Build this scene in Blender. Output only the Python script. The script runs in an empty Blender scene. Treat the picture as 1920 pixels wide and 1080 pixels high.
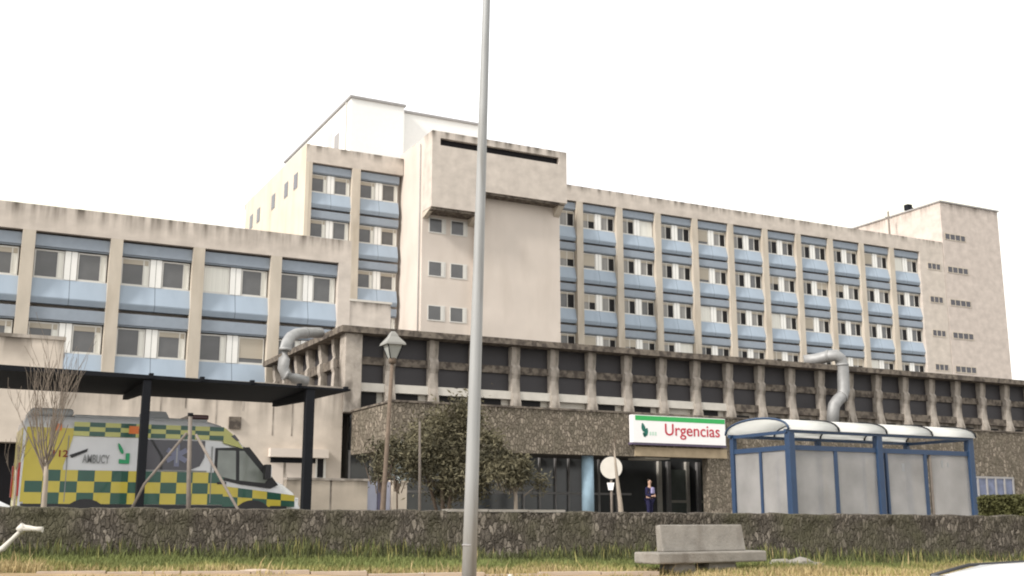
import bpy, bmesh, math, random
from mathutils import Vector, Matrix, noise
R = math.radians
S = bpy.context.scene
COL = S.collection
random.seed(7)

# ------------------------------------------------------------------ camera, sky, sun, exposure
EZ = 1.7; FPX = 2100.0; PITCH = math.atan(435 / FPX); YAW = R(27.2)
cam_d = bpy.data.cameras.new('camera'); cam = bpy.data.objects.new('camera', cam_d); COL.objects.link(cam)
cam.location = (0, 0, EZ); cam.rotation_euler = (R(90) + PITCH, 0, -YAW)
cam_d.sensor_width = 36; cam_d.lens = FPX / 1920 * 36; cam_d.clip_end = 3000
S.camera = cam
SUN_EL, SUN_AZ = 36, -104          # azimuth clockwise from +Y: the sun stands to the left, a little behind the camera
w = bpy.data.worlds.new('World'); S.world = w; w.use_nodes = True
nt = w.node_tree; nt.nodes.clear()
sky = nt.nodes.new('ShaderNodeTexSky'); sky.sky_type = 'NISHITA'; sky.sun_disc = False
sky.sun_elevation = R(SUN_EL); sky.sun_rotation = R(SUN_AZ); sky.dust_density = 4; sky.air_density = 1.2
hs = nt.nodes.new('ShaderNodeHueSaturation'); hs.inputs['Saturation'].default_value = .25; hs.inputs['Value'].default_value = 1.0
tc = nt.nodes.new('ShaderNodeTexCoord'); nz = nt.nodes.new('ShaderNodeTexNoise'); nz.inputs['Scale'].default_value = 2.2; nz.inputs['Detail'].default_value = 4
cr = nt.nodes.new('ShaderNodeValToRGB'); cr.color_ramp.elements[0].position = .40; cr.color_ramp.elements[1].position = .56
cr.color_ramp.elements[0].color = (11.0, 10.6, 8.6, 1); cr.color_ramp.elements[1].color = (11.3, 11.3, 11.6, 1)
mx = nt.nodes.new('ShaderNodeMix'); mx.data_type = 'RGBA'; mx.inputs[0].default_value = .8
bg = nt.nodes.new('ShaderNodeBackground'); bg.inputs['Strength'].default_value = .082
wo = nt.nodes.new('ShaderNodeOutputWorld')
L = nt.links.new
L(sky.outputs[0], hs.inputs['Color']); L(hs.outputs[0], mx.inputs[6]); L(tc.outputs['Generated'], nz.inputs['Vector'])
L(nz.outputs[0], cr.inputs[0]); L(cr.outputs[0], mx.inputs[7]); L(mx.outputs[2], bg.inputs['Color']); L(bg.outputs[0], wo.inputs[0])
sun_d = bpy.data.lights.new('sun', 'SUN'); sun_d.energy = 2.0; sun_d.angle = R(9); sun_d.color = (1, .95, .88)
sun = bpy.data.objects.new('sun', sun_d); COL.objects.link(sun)
sv = Vector((math.sin(R(SUN_AZ)) * math.cos(R(SUN_EL)), math.cos(R(SUN_AZ)) * math.cos(R(SUN_EL)), math.sin(R(SUN_EL))))
sun.rotation_euler = sv.to_track_quat('Z', 'Y').to_euler(); sun.location = (-20, -20, 60)
S.view_settings.view_transform = 'Standard'; S.view_settings.look = 'None'; S.view_settings.gamma = 1
S.view_settings.exposure = .95
S.render.engine = 'CYCLES'; S.cycles.filter_width = 2.0; S.cycles.max_bounces = 8

# ------------------------------------------------------------------ measuring: a photo pixel seen on the plane Y=const / at a ground distance
_s, _c = math.sin(YAW), math.cos(YAW); _st, _ct = math.sin(PITCH), math.cos(PITCH)
def _ray(px, py):
    u = px - 960; v = py - 540; F = FPX * _ct + v * _st
    return Vector((_c * u + _s * F, -_s * u + _c * F, FPX * _st - v * _ct)), F
def atY(px, py, y):
    d, F = _ray(px, py); t = y / d.y; return Vector((d.x * t, y, EZ + d.z * t))
def atD(px, py, dep):
    d, F = _ray(px, py); t = dep / F; return Vector((d.x * t, d.y * t, EZ + d.z * t))

# ------------------------------------------------------------------ materials
def mat(name, base, rough=.8, spec=.3, metal=0, noise_amt=.12, nscale=3.0, stretch=(1, 1, 1), dark=None, dark_amt=0, dscale=1.0, dstretch=(1, 1, 1), dlo=.5, dhi=.7, bump=0, bscale=20, coat=0, top=None, top_len=.6, seam=None):
    m = bpy.data.materials.new(name); m.use_nodes = True; t = m.node_tree; n = t.nodes; l = t.links.new
    b = n['Principled BSDF']; b.inputs['Roughness'].default_value = rough; b.inputs['Metallic'].default_value = metal
    b.inputs['Specular IOR Level'].default_value = spec; b.inputs['Coat Weight'].default_value = coat
    tcn = n.new('ShaderNodeTexCoord')
    def nzz(scale, st, detail=5):
        mp = n.new('ShaderNodeMapping'); mp.inputs['Scale'].default_value = st; l(tcn.outputs['Object'], mp.inputs[0])
        q = n.new('ShaderNodeTexNoise'); q.inputs['Scale'].default_value = scale; q.inputs['Detail'].default_value = detail; l(mp.outputs[0], q.inputs['Vector']); return q
    a = nzz(nscale, stretch)
    mr = n.new('ShaderNodeMapRange'); mr.inputs['To Min'].default_value = 1 - noise_amt * 2; mr.inputs['To Max'].default_value = 1 + noise_amt * 2
    l(a.outputs[0], mr.inputs[0])
    vm = n.new('ShaderNodeVectorMath'); vm.operation = 'SCALE'; vm.inputs[0].default_value = base[:3]; l(mr.outputs[0], vm.inputs['Scale'])
    out = vm.outputs[0]
    if dark:
        d = nzz(dscale, dstretch, 6)
        r2 = n.new('ShaderNodeMapRange'); r2.inputs['From Min'].default_value = dlo; r2.inputs['From Max'].default_value = dhi; r2.inputs['To Max'].default_value = dark_amt
        l(d.outputs[0], r2.inputs[0]); fac = r2.outputs[0]
        if top is not None:      # rain streaks that start at the top edge of the parapet
            sx = n.new('ShaderNodeSeparateXYZ'); l(tcn.outputs['Object'], sx.inputs[0])
            r3 = n.new('ShaderNodeMapRange'); r3.inputs['From Min'].default_value = top - top_len; r3.inputs['From Max'].default_value = top
            r3.inputs['To Min'].default_value = .22; r3.inputs['To Max'].default_value = 1; l(sx.outputs[2], r3.inputs[0])
            pw = n.new('ShaderNodeMath'); pw.operation = 'POWER'; pw.inputs[1].default_value = 2; l(r3.outputs[0], pw.inputs[0])
            mm = n.new('ShaderNodeMath'); mm.operation = 'MULTIPLY'; l(fac, mm.inputs[0]); l(pw.outputs[0], mm.inputs[1]); fac = mm.outputs[0]
        mi = n.new('ShaderNodeMix'); mi.data_type = 'RGBA'; l(fac, mi.inputs[0]); l(out, mi.inputs[6]); mi.inputs[7].default_value = (*dark[:3], 1); out = mi.outputs[2]
    if seam is not None:      # an open joint between two sheets
        sx2 = n.new('ShaderNodeSeparateXYZ'); l(tcn.outputs['Object'], sx2.inputs[0])
        cp = n.new('ShaderNodeMath'); cp.operation = 'COMPARE'; cp.inputs[1].default_value = seam; cp.inputs[2].default_value = .016; l(sx2.outputs[0], cp.inputs[0])
        ms = n.new('ShaderNodeMix'); ms.data_type = 'RGBA'; l(cp.outputs[0], ms.inputs[0]); l(out, ms.inputs[6]); ms.inputs[7].default_value = (base[0] * .3, base[1] * .3, base[2] * .3, 1); out = ms.outputs[2]
    l(out, b.inputs['Base Color'])
    if bump:
        q = nzz(bscale, (1, 1, 1)); bn = n.new('ShaderNodeBump'); bn.inputs['Strength'].default_value = bump; bn.inputs['Distance'].default_value = .02
        l(q.outputs[0], bn.inputs['Height']); l(bn.outputs[0], b.inputs['Normal'])
    return m
def stone_mat(name, cols, scale, mortar, moss=None, moss_amt=.5, bump=.8, stretch=(1, 1, 1)):
    m = bpy.data.materials.new(name); m.use_nodes = True; t = m.node_tree; n = t.nodes; l = t.links.new; b = n['Principled BSDF']
    b.inputs['Roughness'].default_value = .9; b.inputs['Specular IOR Level'].default_value = .15
    tcn = n.new('ShaderNodeTexCoord'); mp = n.new('ShaderNodeMapping'); mp.inputs['Scale'].default_value = stretch; l(tcn.outputs['Object'], mp.inputs[0])
    wn = n.new('ShaderNodeTexNoise'); wn.inputs['Scale'].default_value = scale * .8; l(mp.outputs[0], wn.inputs['Vector'])
    mxv = n.new('ShaderNodeMix'); mxv.data_type = 'VECTOR'; mxv.inputs[0].default_value = .12; l(mp.outputs[0], mxv.inputs[4]); l(wn.outputs['Color'], mxv.inputs[5])
    v1 = n.new('ShaderNodeTexVoronoi'); v1.inputs['Scale'].default_value = scale; l(mxv.outputs[1], v1.inputs['Vector'])
    v2 = n.new('ShaderNodeTexVoronoi'); v2.feature = 'DISTANCE_TO_EDGE'; v2.inputs['Scale'].default_value = scale; l(mxv.outputs[1], v2.inputs['Vector'])
    sp = n.new('ShaderNodeSeparateColor'); l(v1.outputs['Color'], sp.inputs[0])
    cr = n.new('ShaderNodeValToRGB'); cr.color_ramp.elements[0].color = (*cols[0], 1); cr.color_ramp.elements[1].color = (*cols[-1], 1)
    for i, c in enumerate(cols[1:-1]):
        e = cr.color_ramp.elements.new((i + 1) / (len(cols) - 1)); e.color = (*c, 1)
    l(sp.outputs[0], cr.inputs[0])
    fn = n.new('ShaderNodeTexNoise'); fn.inputs['Scale'].default_value = scale * 4; fn.inputs['Detail'].default_value = 6; l(tcn.outputs['Object'], fn.inputs['Vector'])
    fr = n.new('ShaderNodeMapRange'); fr.inputs['From Min'].default_value = .3; fr.inputs['From Max'].default_value = .7; fr.inputs['To Min'].default_value = .6; fr.inputs['To Max'].default_value = 1.4; l(fn.outputs[0], fr.inputs[0])
    vs = n.new('ShaderNodeVectorMath'); vs.operation = 'SCALE'; l(cr.outputs[0], vs.inputs[0]); l(fr.outputs[0], vs.inputs['Scale'])
    er = n.new('ShaderNodeMapRange'); er.inputs['From Min'].default_value = .01; er.inputs['From Max'].default_value = .16; l(v2.outputs['Distance'], er.inputs[0])
    mi = n.new('ShaderNodeMix'); mi.data_type = 'RGBA'; mi.inputs[6].default_value = (*mortar, 1); l(er.outputs[0], mi.inputs[0]); l(vs.outputs[0], mi.inputs[7]); out = mi.outputs[2]
    if moss:
        q = n.new('ShaderNodeTexNoise'); q.inputs['Scale'].default_value = 1.3; q.inputs['Detail'].default_value = 7; l(tcn.outputs['Object'], q.inputs['Vector'])
        qr = n.new('ShaderNodeMapRange'); qr.inputs['From Min'].default_value = .42; qr.inputs['From Max'].default_value = .62; qr.inputs['To Max'].default_value = moss_amt; l(q.outputs[0], qr.inputs[0])
        m2 = n.new('ShaderNodeMix'); m2.data_type = 'RGBA'; l(qr.outputs[0], m2.inputs[0]); l(out, m2.inputs[6]); m2.inputs[7].default_value = (*moss, 1); out = m2.outputs[2]
    l(out, b.inputs['Base Color'])
    ad = n.new('ShaderNodeMath'); ad.operation = 'MULTIPLY_ADD'; ad.inputs[1].default_value = .35; l(fn.outputs[0], ad.inputs[0]); l(er.outputs[0], ad.inputs[2])
    bn = n.new('ShaderNodeBump'); bn.inputs['Strength'].default_value = bump; bn.inputs['Distance'].default_value = .05; l(ad.outputs[0], bn.inputs['Height']); l(bn.outputs[0], b.inputs['Normal'])
    return m
STAIN = (.09, .075, .06)
def concrete(name, base, top=None, top_len=1.0, amt=.75):
    if top is not None and top < 90: amt = min(1, amt * 1.25)
    return mat(name, base, .9, .2, noise_amt=.15, nscale=1.1, stretch=(1, 1, 1.3), dark=STAIN, dark_amt=amt, dscale=1.6, dstretch=(1, 1, .12), dlo=.42, dhi=.62, bump=.25, bscale=9, top=top, top_len=top_len)
BEI = (.525, .47, .42)
M = {}
M['beige'] = concrete('beige_concrete', BEI, 99, 1.0, .0001)
M['column'] = mat('column_concrete', (.50, .445, .375), .9, .2, noise_amt=.13, nscale=1.2, stretch=(1, 1, .4), dark=(.34, .285, .215), dark_amt=.5, dscale=1, dstretch=(1, 1, .2))
M['cream'] = mat('cream_render', (.59, .525, .47), .9, .2, noise_amt=.07, nscale=.35, dark=(.44, .38, .325), dark_amt=.3, dscale=.7, dstretch=(1, 1, .25))
M['pale_side'] = mat('pale_render', (.58, .52, .43), .9, .2, noise_amt=.07, nscale=.5, dark=(.42, .34, .27), dark_amt=.45, dscale=.8, dstretch=(1, 1, .2))
M['white'] = mat('white_cladding', (.80, .80, .79), .6, .3, noise_amt=.02)
M['coping'] = mat('grey_coping', (.30, .29, .29), .6, .3)
M['blue'] = mat('pale_blue_panel', (.315, .378, .455), .55, .35, seam=1.81, noise_amt=.06, nscale=.9, stretch=(1, 1, .4), dark=(.25, .30, .365), dark_amt=.5, dscale=1.2, dstretch=(1, 1, .2))
M['slate'] = mat('slate_blue_box', (.26, .298, .35), .6, .3, noise_amt=.06)
M['frame'] = mat('white_frame', (.60, .585, .55), .45, .4, noise_amt=.03)
M['divider'] = mat('white_divider', (.80, .79, .76), .5, .4, seam=1.80, noise_amt=.03)
M['pane'] = mat('window_glass', (.10, .10, .10), .12, .5, noise_amt=.2, nscale=.7)
M['pane_light'] = mat('light_grey_glass', (.22, .212, .20), .15, .5, noise_amt=.12, nscale=1.5, stretch=(3, 3, .3))  # paler grey than the plain panes, with faint upright streaks
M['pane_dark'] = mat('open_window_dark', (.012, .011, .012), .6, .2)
M['blind'] = mat('roller_blind', (.42, .375, .31), .7, .2, noise_amt=.05, nscale=2, stretch=(.2, .2, 9))
M['curtain'] = mat('white_curtain', (.72, .71, .66), .9, .1, noise_amt=.1, nscale=3, stretch=(6, 6, .1))
M['black_panel'] = mat('charcoal_panel', (.036, .033, .036), .55, .35, noise_amt=.1, nscale=.8)
M['black'] = mat('dark_void', (.012, .011, .013), .8, .2)
M['fin'] = mat('weathered_concrete_fin', (.37, .33, .29), .95, .15, noise_amt=.2, nscale=3, dark=(.10, .085, .07), dark_amt=.75, dscale=1.7, dstretch=(1, 1, .45), dlo=.47, dhi=.62, bump=.6, bscale=9)
M['beam'] = mat('dirty_concrete_beam', (.17, .145, .12), .95, .15, noise_amt=.22, nscale=5, dark=(.06, .05, .045), dark_amt=.85, dscale=3.5, dlo=.42, dhi=.6, bump=.7, bscale=9)
M['sill'] = mat('pale_sill', (.56, .53, .48), .8, .2, noise_amt=.08)
M['stone'] = stone_mat('rubble_stone', [(.135, .115, .09), (.20, .17, .135), (.34, .29, .235), (.16, .137, .108), (.24, .205, .16)], 7.0, (.14, .118, .094), moss=(.12, .108, .08), moss_amt=.4, stretch=(1.3, 1.3, .75), bump=.9)
M['wallstone'] = stone_mat('mossy_wall_stone', [(.062, .053, .044), (.10, .087, .073), (.23, .20, .168), (.075, .065, .054), (.14, .12, .10), (.085, .073, .06)], 11.5, (.07, .06, .05), moss=(.085, .08, .05), moss_amt=.8, bump=.7, stretch=(1.5, 1.5, .62))
M['sand'] = mat('sandstone_band', (.40, .32, .22), .9, .2, noise_amt=.15, nscale=3)
M['soffit'] = mat('dark_soffit', (.16, .15, .14), .8, .2)
M['galv'] = mat('galvanised_steel', (.30, .30, .30), .6, .4, metal=.4, noise_amt=.12, nscale=4)
M['gunmetal'] = mat('charcoal_paint', (.013, .014, .017), .8, .12, noise_amt=.1)
M['yellow'] = mat('yellow_livery', (.50, .41, .05), .32, .5, noise_amt=.06, coat=.3)
M['yellow2'] = mat('lime_yellow_livery', (.46, .46, .14), .32, .5, noise_amt=.06, coat=.3)
M['green'] = mat('green_livery', (.012, .075, .05), .32, .5, noise_amt=.06, coat=.3)
M['white_paint'] = mat('white_car_paint', (.74, .75, .77), .28, .5, noise_amt=.02, coat=.5)
M['grey_paint'] = mat('grey_roof_paint', (.36, .37, .38), .4, .4, noise_amt=.05)
M['dkglass'] = mat('tinted_glass', (.055, .052, .06), .1, .5, noise_amt=.15, nscale=1)
M['carglass'] = mat('car_glass', (.20, .22, .20), .07, .6, noise_amt=.35, nscale=1.3)
M['rubber'] = mat('black_rubber', (.02, .02, .02), .8, .2)
M['plastic'] = mat('black_plastic', (.025, .025, .028), .5, .4)
M['red'] = mat('red_lens', (.45, .03, .02), .3, .5)
M['orange'] = mat('orange_lens', (.65, .16, .03), .3, .5)
M['lens'] = mat('clear_lens', (.7, .7, .7), .1, .6)
M['lightblue'] = mat('pale_blue_decal', (.17, .18, .26), .4, .4)
M['greytext'] = mat('grey_lettering', (.24, .245, .25), .5, .3)
M['emblem'] = mat('green_emblem', (.03, .30, .13), .4, .4)
M['emblem_lt'] = mat('pale_green_emblem', (.50, .66, .56), .4, .4)
M['signwhite'] = mat('white_sign_face', (.82, .80, .80), .45, .4, noise_amt=.02)
M['signgreen'] = mat('green_sign_band', (.03, .36, .09), .45, .4, noise_amt=.05)
M['signred'] = mat('red_lettering', (.45, .025, .05), .5, .3)
M['shblue'] = mat('blue_steel_paint', (.020, .045, .098), .4, .45, noise_amt=.08)
M['pillar'] = mat('pale_blue_pillar', (.27, .38, .47), .6, .3)
M['bark'] = mat('pale_bark', (.30, .255, .21), .9, .15, noise_amt=.2, nscale=12, stretch=(1, 1, .3))
M['bark_dk'] = mat('brown_bark', (.15, .115, .09), .9, .15, noise_amt=.2, nscale=12)
M['twig'] = mat('grey_twig', (.20, .165, .135), .9, .15, noise_amt=.15)
M['stake'] = mat('grey_wood', (.20, .172, .15), .85, .15, noise_amt=.15, nscale=8)
M['bench'] = mat('weathered_bench_concrete', (.265, .245, .22), .9, .2, noise_amt=.16, nscale=5, dark=(.15, .13, .11), dark_amt=.6, dscale=3, dstretch=(1, 1, .4), bump=.5, bscale=25)
M['kerb'] = mat('pale_kerb_stone', (.42, .34, .27), .9, .2, noise_amt=.15, nscale=3)
M['pole'] = mat('galvanised_grey_paint', (.315, .32, .32), .55, .4, metal=.1, noise_amt=.10, nscale=5, stretch=(1, 1, .12), dark=(.19, .18, .165), dark_amt=.7, dscale=7, dstretch=(1, 1, .08), dlo=.5, dhi=.68)
M['lamp'] = mat('lantern_glass', (.34, .35, .335), .3, .5, noise_amt=.15, nscale=4)
M['gate'] = mat('lavender_grey_steel', (.33, .34, .42), .5, .4, noise_amt=.08)
M['hedge'] = mat('hedge_leaf', (.075, .075, .028), .7, .2, noise_amt=.3, nscale=2)
M['olive'] = mat('olive_leaf', (.125, .112, .072), .85, .1, noise_amt=.35, nscale=1.5)
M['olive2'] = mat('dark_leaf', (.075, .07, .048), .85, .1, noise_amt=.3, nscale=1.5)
M['bluegrey'] = mat('blue_grey_leaf', (.30, .34, .35), .6, .25, noise_amt=.2)
M['g1'] = mat('green_grass', (.135, .155, .055), .8, .15, noise_amt=.25, nscale=.8)
M['g2'] = mat('yellow_green_grass', (.235, .22, .085), .8, .15, noise_amt=.25, nscale=.8)
M['g3'] = mat('straw_grass', (.36, .285, .15), .85, .15, noise_amt=.2, nscale=.8)
M['g4'] = mat('dark_green_weed', (.075, .082, .038), .8, .15, noise_amt=.25, nscale=.8)
M['soil'] = mat('grassy_soil', (.17, .155, .06), .95, .1, noise_amt=.35, nscale=1.2, dark=(.28, .21, .12), dark_amt=.7, dscale=.7)
M['earth'] = mat('dry_earth', (.33, .24, .145), .95, .1, noise_amt=.25, nscale=1.5, dark=(.2, .15, .09), dark_amt=.6, dscale=1, bump=.5, bscale=14)
M['asphalt'] = mat('asphalt', (.06, .06, .06), .9, .2, noise_amt=.15, nscale=3, bump=.3, bscale=60)
M['paving'] = mat('terrace_paving', (.20, .185, .165), .9, .2, noise_amt=.15, nscale=1)
M['skin'] = mat('skin', (.42, .26, .19), .6, .3); M['navy'] = mat('navy_cloth', (.02, .019, .05), .9, .1); M['lilac'] = mat('lilac_cloth', (.28, .26, .42), .9, .1); M['hair'] = mat('dark_hair', (.03, .022, .018), .7, .2)
def translucent(name, col, trans=.5, transp=0.0, rough=.3):
    m = bpy.data.materials.new(name); m.use_nodes = True; t = m.node_tree; n = t.nodes; l = t.links.new; b = n['Principled BSDF']
    b.inputs['Base Color'].default_value = (*col, 1); b.inputs['Roughness'].default_value = rough
    tcn = n.new('ShaderNodeTexCoord'); q = n.new('ShaderNodeTexNoise'); q.inputs['Scale'].default_value = .8; q.inputs['Detail'].default_value = 4; l(tcn.outputs['Object'], q.inputs['Vector'])
    mr = n.new('ShaderNodeMapRange'); mr.inputs['From Min'].default_value = .3; mr.inputs['From Max'].default_value = .7; mr.inputs['To Min'].default_value = .78 if transp else .95; mr.inputs['To Max'].default_value = 1.25 if transp else 1.03; l(q.outputs[0], mr.inputs[0])
    vm = n.new('ShaderNodeVectorMath'); vm.operation = 'SCALE'; vm.inputs[0].default_value = col; l(mr.outputs[0], vm.inputs['Scale']); l(vm.outputs[0], b.inputs['Base Color'])
    tl = n.new('ShaderNodeBsdfTranslucent'); l(vm.outputs[0], tl.inputs[0])
    a = n.new('ShaderNodeMixShader'); a.inputs[0].default_value = trans; l(b.outputs[0], a.inputs[1]); l(tl.outputs[0], a.inputs[2]); o = a.outputs[0]
    if transp:
        tp = n.new('ShaderNodeBsdfTransparent'); c2 = n.new('ShaderNodeMixShader'); c2.inputs[0].default_value = transp; l(o, c2.inputs[1]); l(tp.outputs[0], c2.inputs[2]); o = c2.outputs[0]
    l(o, n['Material Output'].inputs[0]); return m
M['shglass'] = translucent('frosted_shelter_glass', (.44, .43, .425), .35, .45, .05)
M['shroof'] = translucent('white_polycarbonate', (.92, .92, .9), .62, 0, .4)

# ------------------------------------------------------------------ mesh builder
class MB:
    def __init__(s): s.v = []; s.f = []; s.mi = []; s.sm = []
    def add(s, vs, fs, mi=0, smooth=False):
        o = len(s.v); s.v += [tuple(p) for p in vs]
        for f in fs: s.f.append(tuple(i + o for i in f)); s.mi.append(mi); s.sm.append(smooth)
        return s
    def box(s, x0, x1, y0, y1, z0, z1, mi=0):
        return s.add([(x0, y0, z0), (x1, y0, z0), (x1, y1, z0), (x0, y1, z0), (x0, y0, z1), (x1, y0, z1), (x1, y1, z1), (x0, y1, z1)],
                     [(0, 3, 2, 1), (4, 5, 6, 7), (0, 1, 5, 4), (1, 2, 6, 5), (2, 3, 7, 6), (3, 0, 4, 7)], mi)
    def prism(s, poly, axis, a, b, mi=0):        # poly in the two other axes, extruded along axis from a to b
        n = len(poly)
        def mk(p, t):
            return {'x': (t, p[0], p[1]), 'y': (p[0], t, p[1]), 'z': (p[0], p[1], t)}[axis]
        vs = [mk(p, a) for p in poly] + [mk(p, b) for p in poly]
        fs = [tuple(range(n)), tuple(range(2 * n - 1, n - 1, -1))] + [(i, (i + 1) % n, n + (i + 1) % n, n + i) for i in range(n)]
        return s.add(vs, fs, mi)
    def tube(s, pts, rad, n=8, mi=0, cap=True, smooth=True):
        pts = [Vector(p) for p in pts]
        if not isinstance(rad, (list, tuple)): rad = [rad] * len(pts)
        vs = []; up = None
        for i, p in enumerate(pts):
            d = (pts[min(i + 1, len(pts) - 1)] - pts[max(i - 1, 0)]).normalized()
            if up is None: up = Vector((0, 0, 1)) if abs(d.z) < .9 else Vector((1, 0, 0))
            a = d.cross(up).normalized(); b = d.cross(a).normalized(); up = -b if False else up
            if abs(d.dot(up)) > .95: up = Vector((1, 0, 0)) if abs(d.x) < .9 else Vector((0, 1, 0)); a = d.cross(up).normalized(); b = d.cross(a).normalized()
            for k in range(n):
                t = 2 * math.pi * k / n; vs.append(p + a * math.cos(t) * rad[i] + b * math.sin(t) * rad[i])
        fs = [(i * n + k, i * n + (k + 1) % n, (i + 1) * n + (k + 1) % n, (i + 1) * n + k) for i in range(len(pts) - 1) for k in range(n)]
        s.add(vs, fs, mi, smooth)
        if cap:
            o = len(s.v) - len(vs)
            s.f.append(tuple(o + k for k in range(n))); s.mi.append(mi); s.sm.append(False)
            s.f.append(tuple(o + (len(pts) - 1) * n + k for k in range(n))); s.mi.append(mi); s.sm.append(False)
        return s
    def loft(s, rings, mi=0, smooth=True, cap=True):
        n = len(rings[0]); vs = [p for r in rings for p in r]
        fs = [(i * n + k, i * n + (k + 1) % n, (i + 1) * n + (k + 1) % n, (i + 1) * n + k) for i in range(len(rings) - 1) for k in range(n)]
        if cap: fs += [tuple(range(n)), tuple(range(len(vs) - n, len(vs)))]
        return s.add(vs, fs, mi, smooth)
    def build(s, name, mats, parent=None, origin=None, bevel=0, auto=False):
        if not isinstance(mats, (list, tuple)): mats = [mats]
        og = Vector(origin) if origin is not None else (Vector(ORG[parent.name]) if parent is not None and parent.name in ORG else Vector((0, 0, 0)))
        me = bpy.data.meshes.new(name); me.from_pydata([Vector(p) - og for p in s.v], [], s.f)
        for m in mats: me.materials.append(m)
        for i, p in enumerate(me.polygons): p.material_index = s.mi[i]; p.use_smooth = s.sm[i]
        bm = bmesh.new(); bm.from_mesh(me); bmesh.ops.recalc_face_normals(bm, faces=bm.faces); bm.to_mesh(me); bm.free()
        o = bpy.data.objects.new(name, me); COL.objects.link(o)
        if parent is not None: o.parent = parent; ORG[o.name] = og
        else: o.location = og; ORG[o.name] = og
        if bevel:
            b = o.modifiers.new('bevel', 'BEVEL'); b.width = bevel; b.segments = 2; b.limit_method = 'ANGLE'; b.angle_limit = R(35)
        return o
ORG = {}
def tag(o, label=None, cat=None, group=None, kind=None):
    if label: o['label'] = label
    if cat: o['category'] = cat
    if group: o['group'] = group
    if kind: o['kind'] = kind
    return o
def thing(name, loc, label, cat, group=None):
    o = bpy.data.objects.new(name, None); COL.objects.link(o); o.location = loc; o.empty_display_size = .2; ORG[o.name] = Vector(loc)
    return tag(o, label, cat, group)
def copy_tree(o, parent):
    c = o.copy(); COL.objects.link(c); c.parent = parent
    for ch in o.children: copy_tree(ch, c)
    return c
def text_mesh(body, size, name, m, parent, matrix, width=None, bold=0):
    cu = bpy.data.curves.new('t', 'FONT'); cu.body = body; cu.size = size; cu.extrude = .004; cu.offset = bold
    ob = bpy.data.objects.new('t', cu); COL.objects.link(ob); bpy.context.view_layer.update()
    me = bpy.data.meshes.new_from_object(ob.evaluated_get(bpy.context.evaluated_depsgraph_get()))
    COL.objects.unlink(ob); bpy.data.objects.remove(ob)
    xs = [v.co.x for v in me.vertices]; x0, x1 = min(xs), max(xs)
    sx = width / (x1 - x0) if width else 1
    for v in me.vertices: v.co.x = (v.co.x - x0) * sx
    me.transform(matrix); me.materials.clear(); me.materials.append(m)
    o = bpy.data.objects.new(name, me); COL.objects.link(o); o.parent = parent; return o
FRONT = Matrix(((1, 0, 0, 0), (0, 0, 1, 0), (0, 1, 0, 0), (0, 0, 0, 1)))   # text in XZ, its face towards -Y after flip
def front_text(body, size, name, m, parent, loc, width=None, bold=0):
    return text_mesh(body, size, name, m, parent, Matrix.Translation(loc) @ Matrix.Rotation(R(90), 4, 'X'), width, bold)

# ------------------------------------------------------------------ ground
WA = Vector((1.05, 19.7)); WB = Vector((19.68, 15.75)); WD = (WB - WA).normalized(); WN = Vector((-WD.y, WD.x))   # garden wall line
def wl(t, d): p = WA + WD * t + WN * d; return p.x, p.y
def wall_top(t): return 1.89 - .12 * t / 19.04
def gz(x, y):
    p = Vector((x, y)) - WA; d = p.dot(WN); t = p.dot(WD)
    if d > .2: return 1.3 + .35 * min(1, max(0, (y - 30) / 9))
    if d > -5.4: return 1.15 - .04 * (-d) + .04 * noise.noise((x * .6, y * .6, 0)) - .016 * max(0, t)
    base = max(0, 1.15 - .04 * 5.4 - .016 * max(0, t))
    return base * max(0, 1 - (-5.4 - d) / 3.2) + .03 * noise.noise((x, y, 3)) * (1 if d > -8 else 0)
ds = [-500, -200, -80, -40, -20, -12, -9.5, -8.6, -7.8, -7, -6.2, -5.41] + [-5.4 + .3 * i for i in range(1, 17)] + [-.3] + [-.1, .19, .21, 1, 3, 6, 10, 14, 19, 24, 40, 80, 200, 700]
ts = [-700, -200, -80, -40, -20, -12] + [-8 + .8 * i for i in range(60)] + [45, 60, 90, 160, 400, 900]
g = MB(); vs = []
for d in ds:
    for t in ts:
        x, y = wl(t, d); vs.append((x, y, gz(x, y) if abs(t) < 300 and abs(d) < 300 else (0 if d < 0 else 1.65)))
n = len(ts)
for i in range(len(ds) - 1):
    dm = (ds[i] + ds[i + 1]) / 2
    mi = 3 if dm < -8.6 else 2 if dm < -3.0 else 0 if dm < .2 else 1
    for j in range(n - 1):
        g.f.append((i * n + j, i * n + j + 1, (i + 1) * n + j + 1, (i + 1) * n + j)); g.mi.append(mi); g.sm.append(True)
g.v = vs
tag(g.build('ground', [M['soil'], M['paving'], M['earth'], M['asphalt']]), kind='structure')

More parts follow.
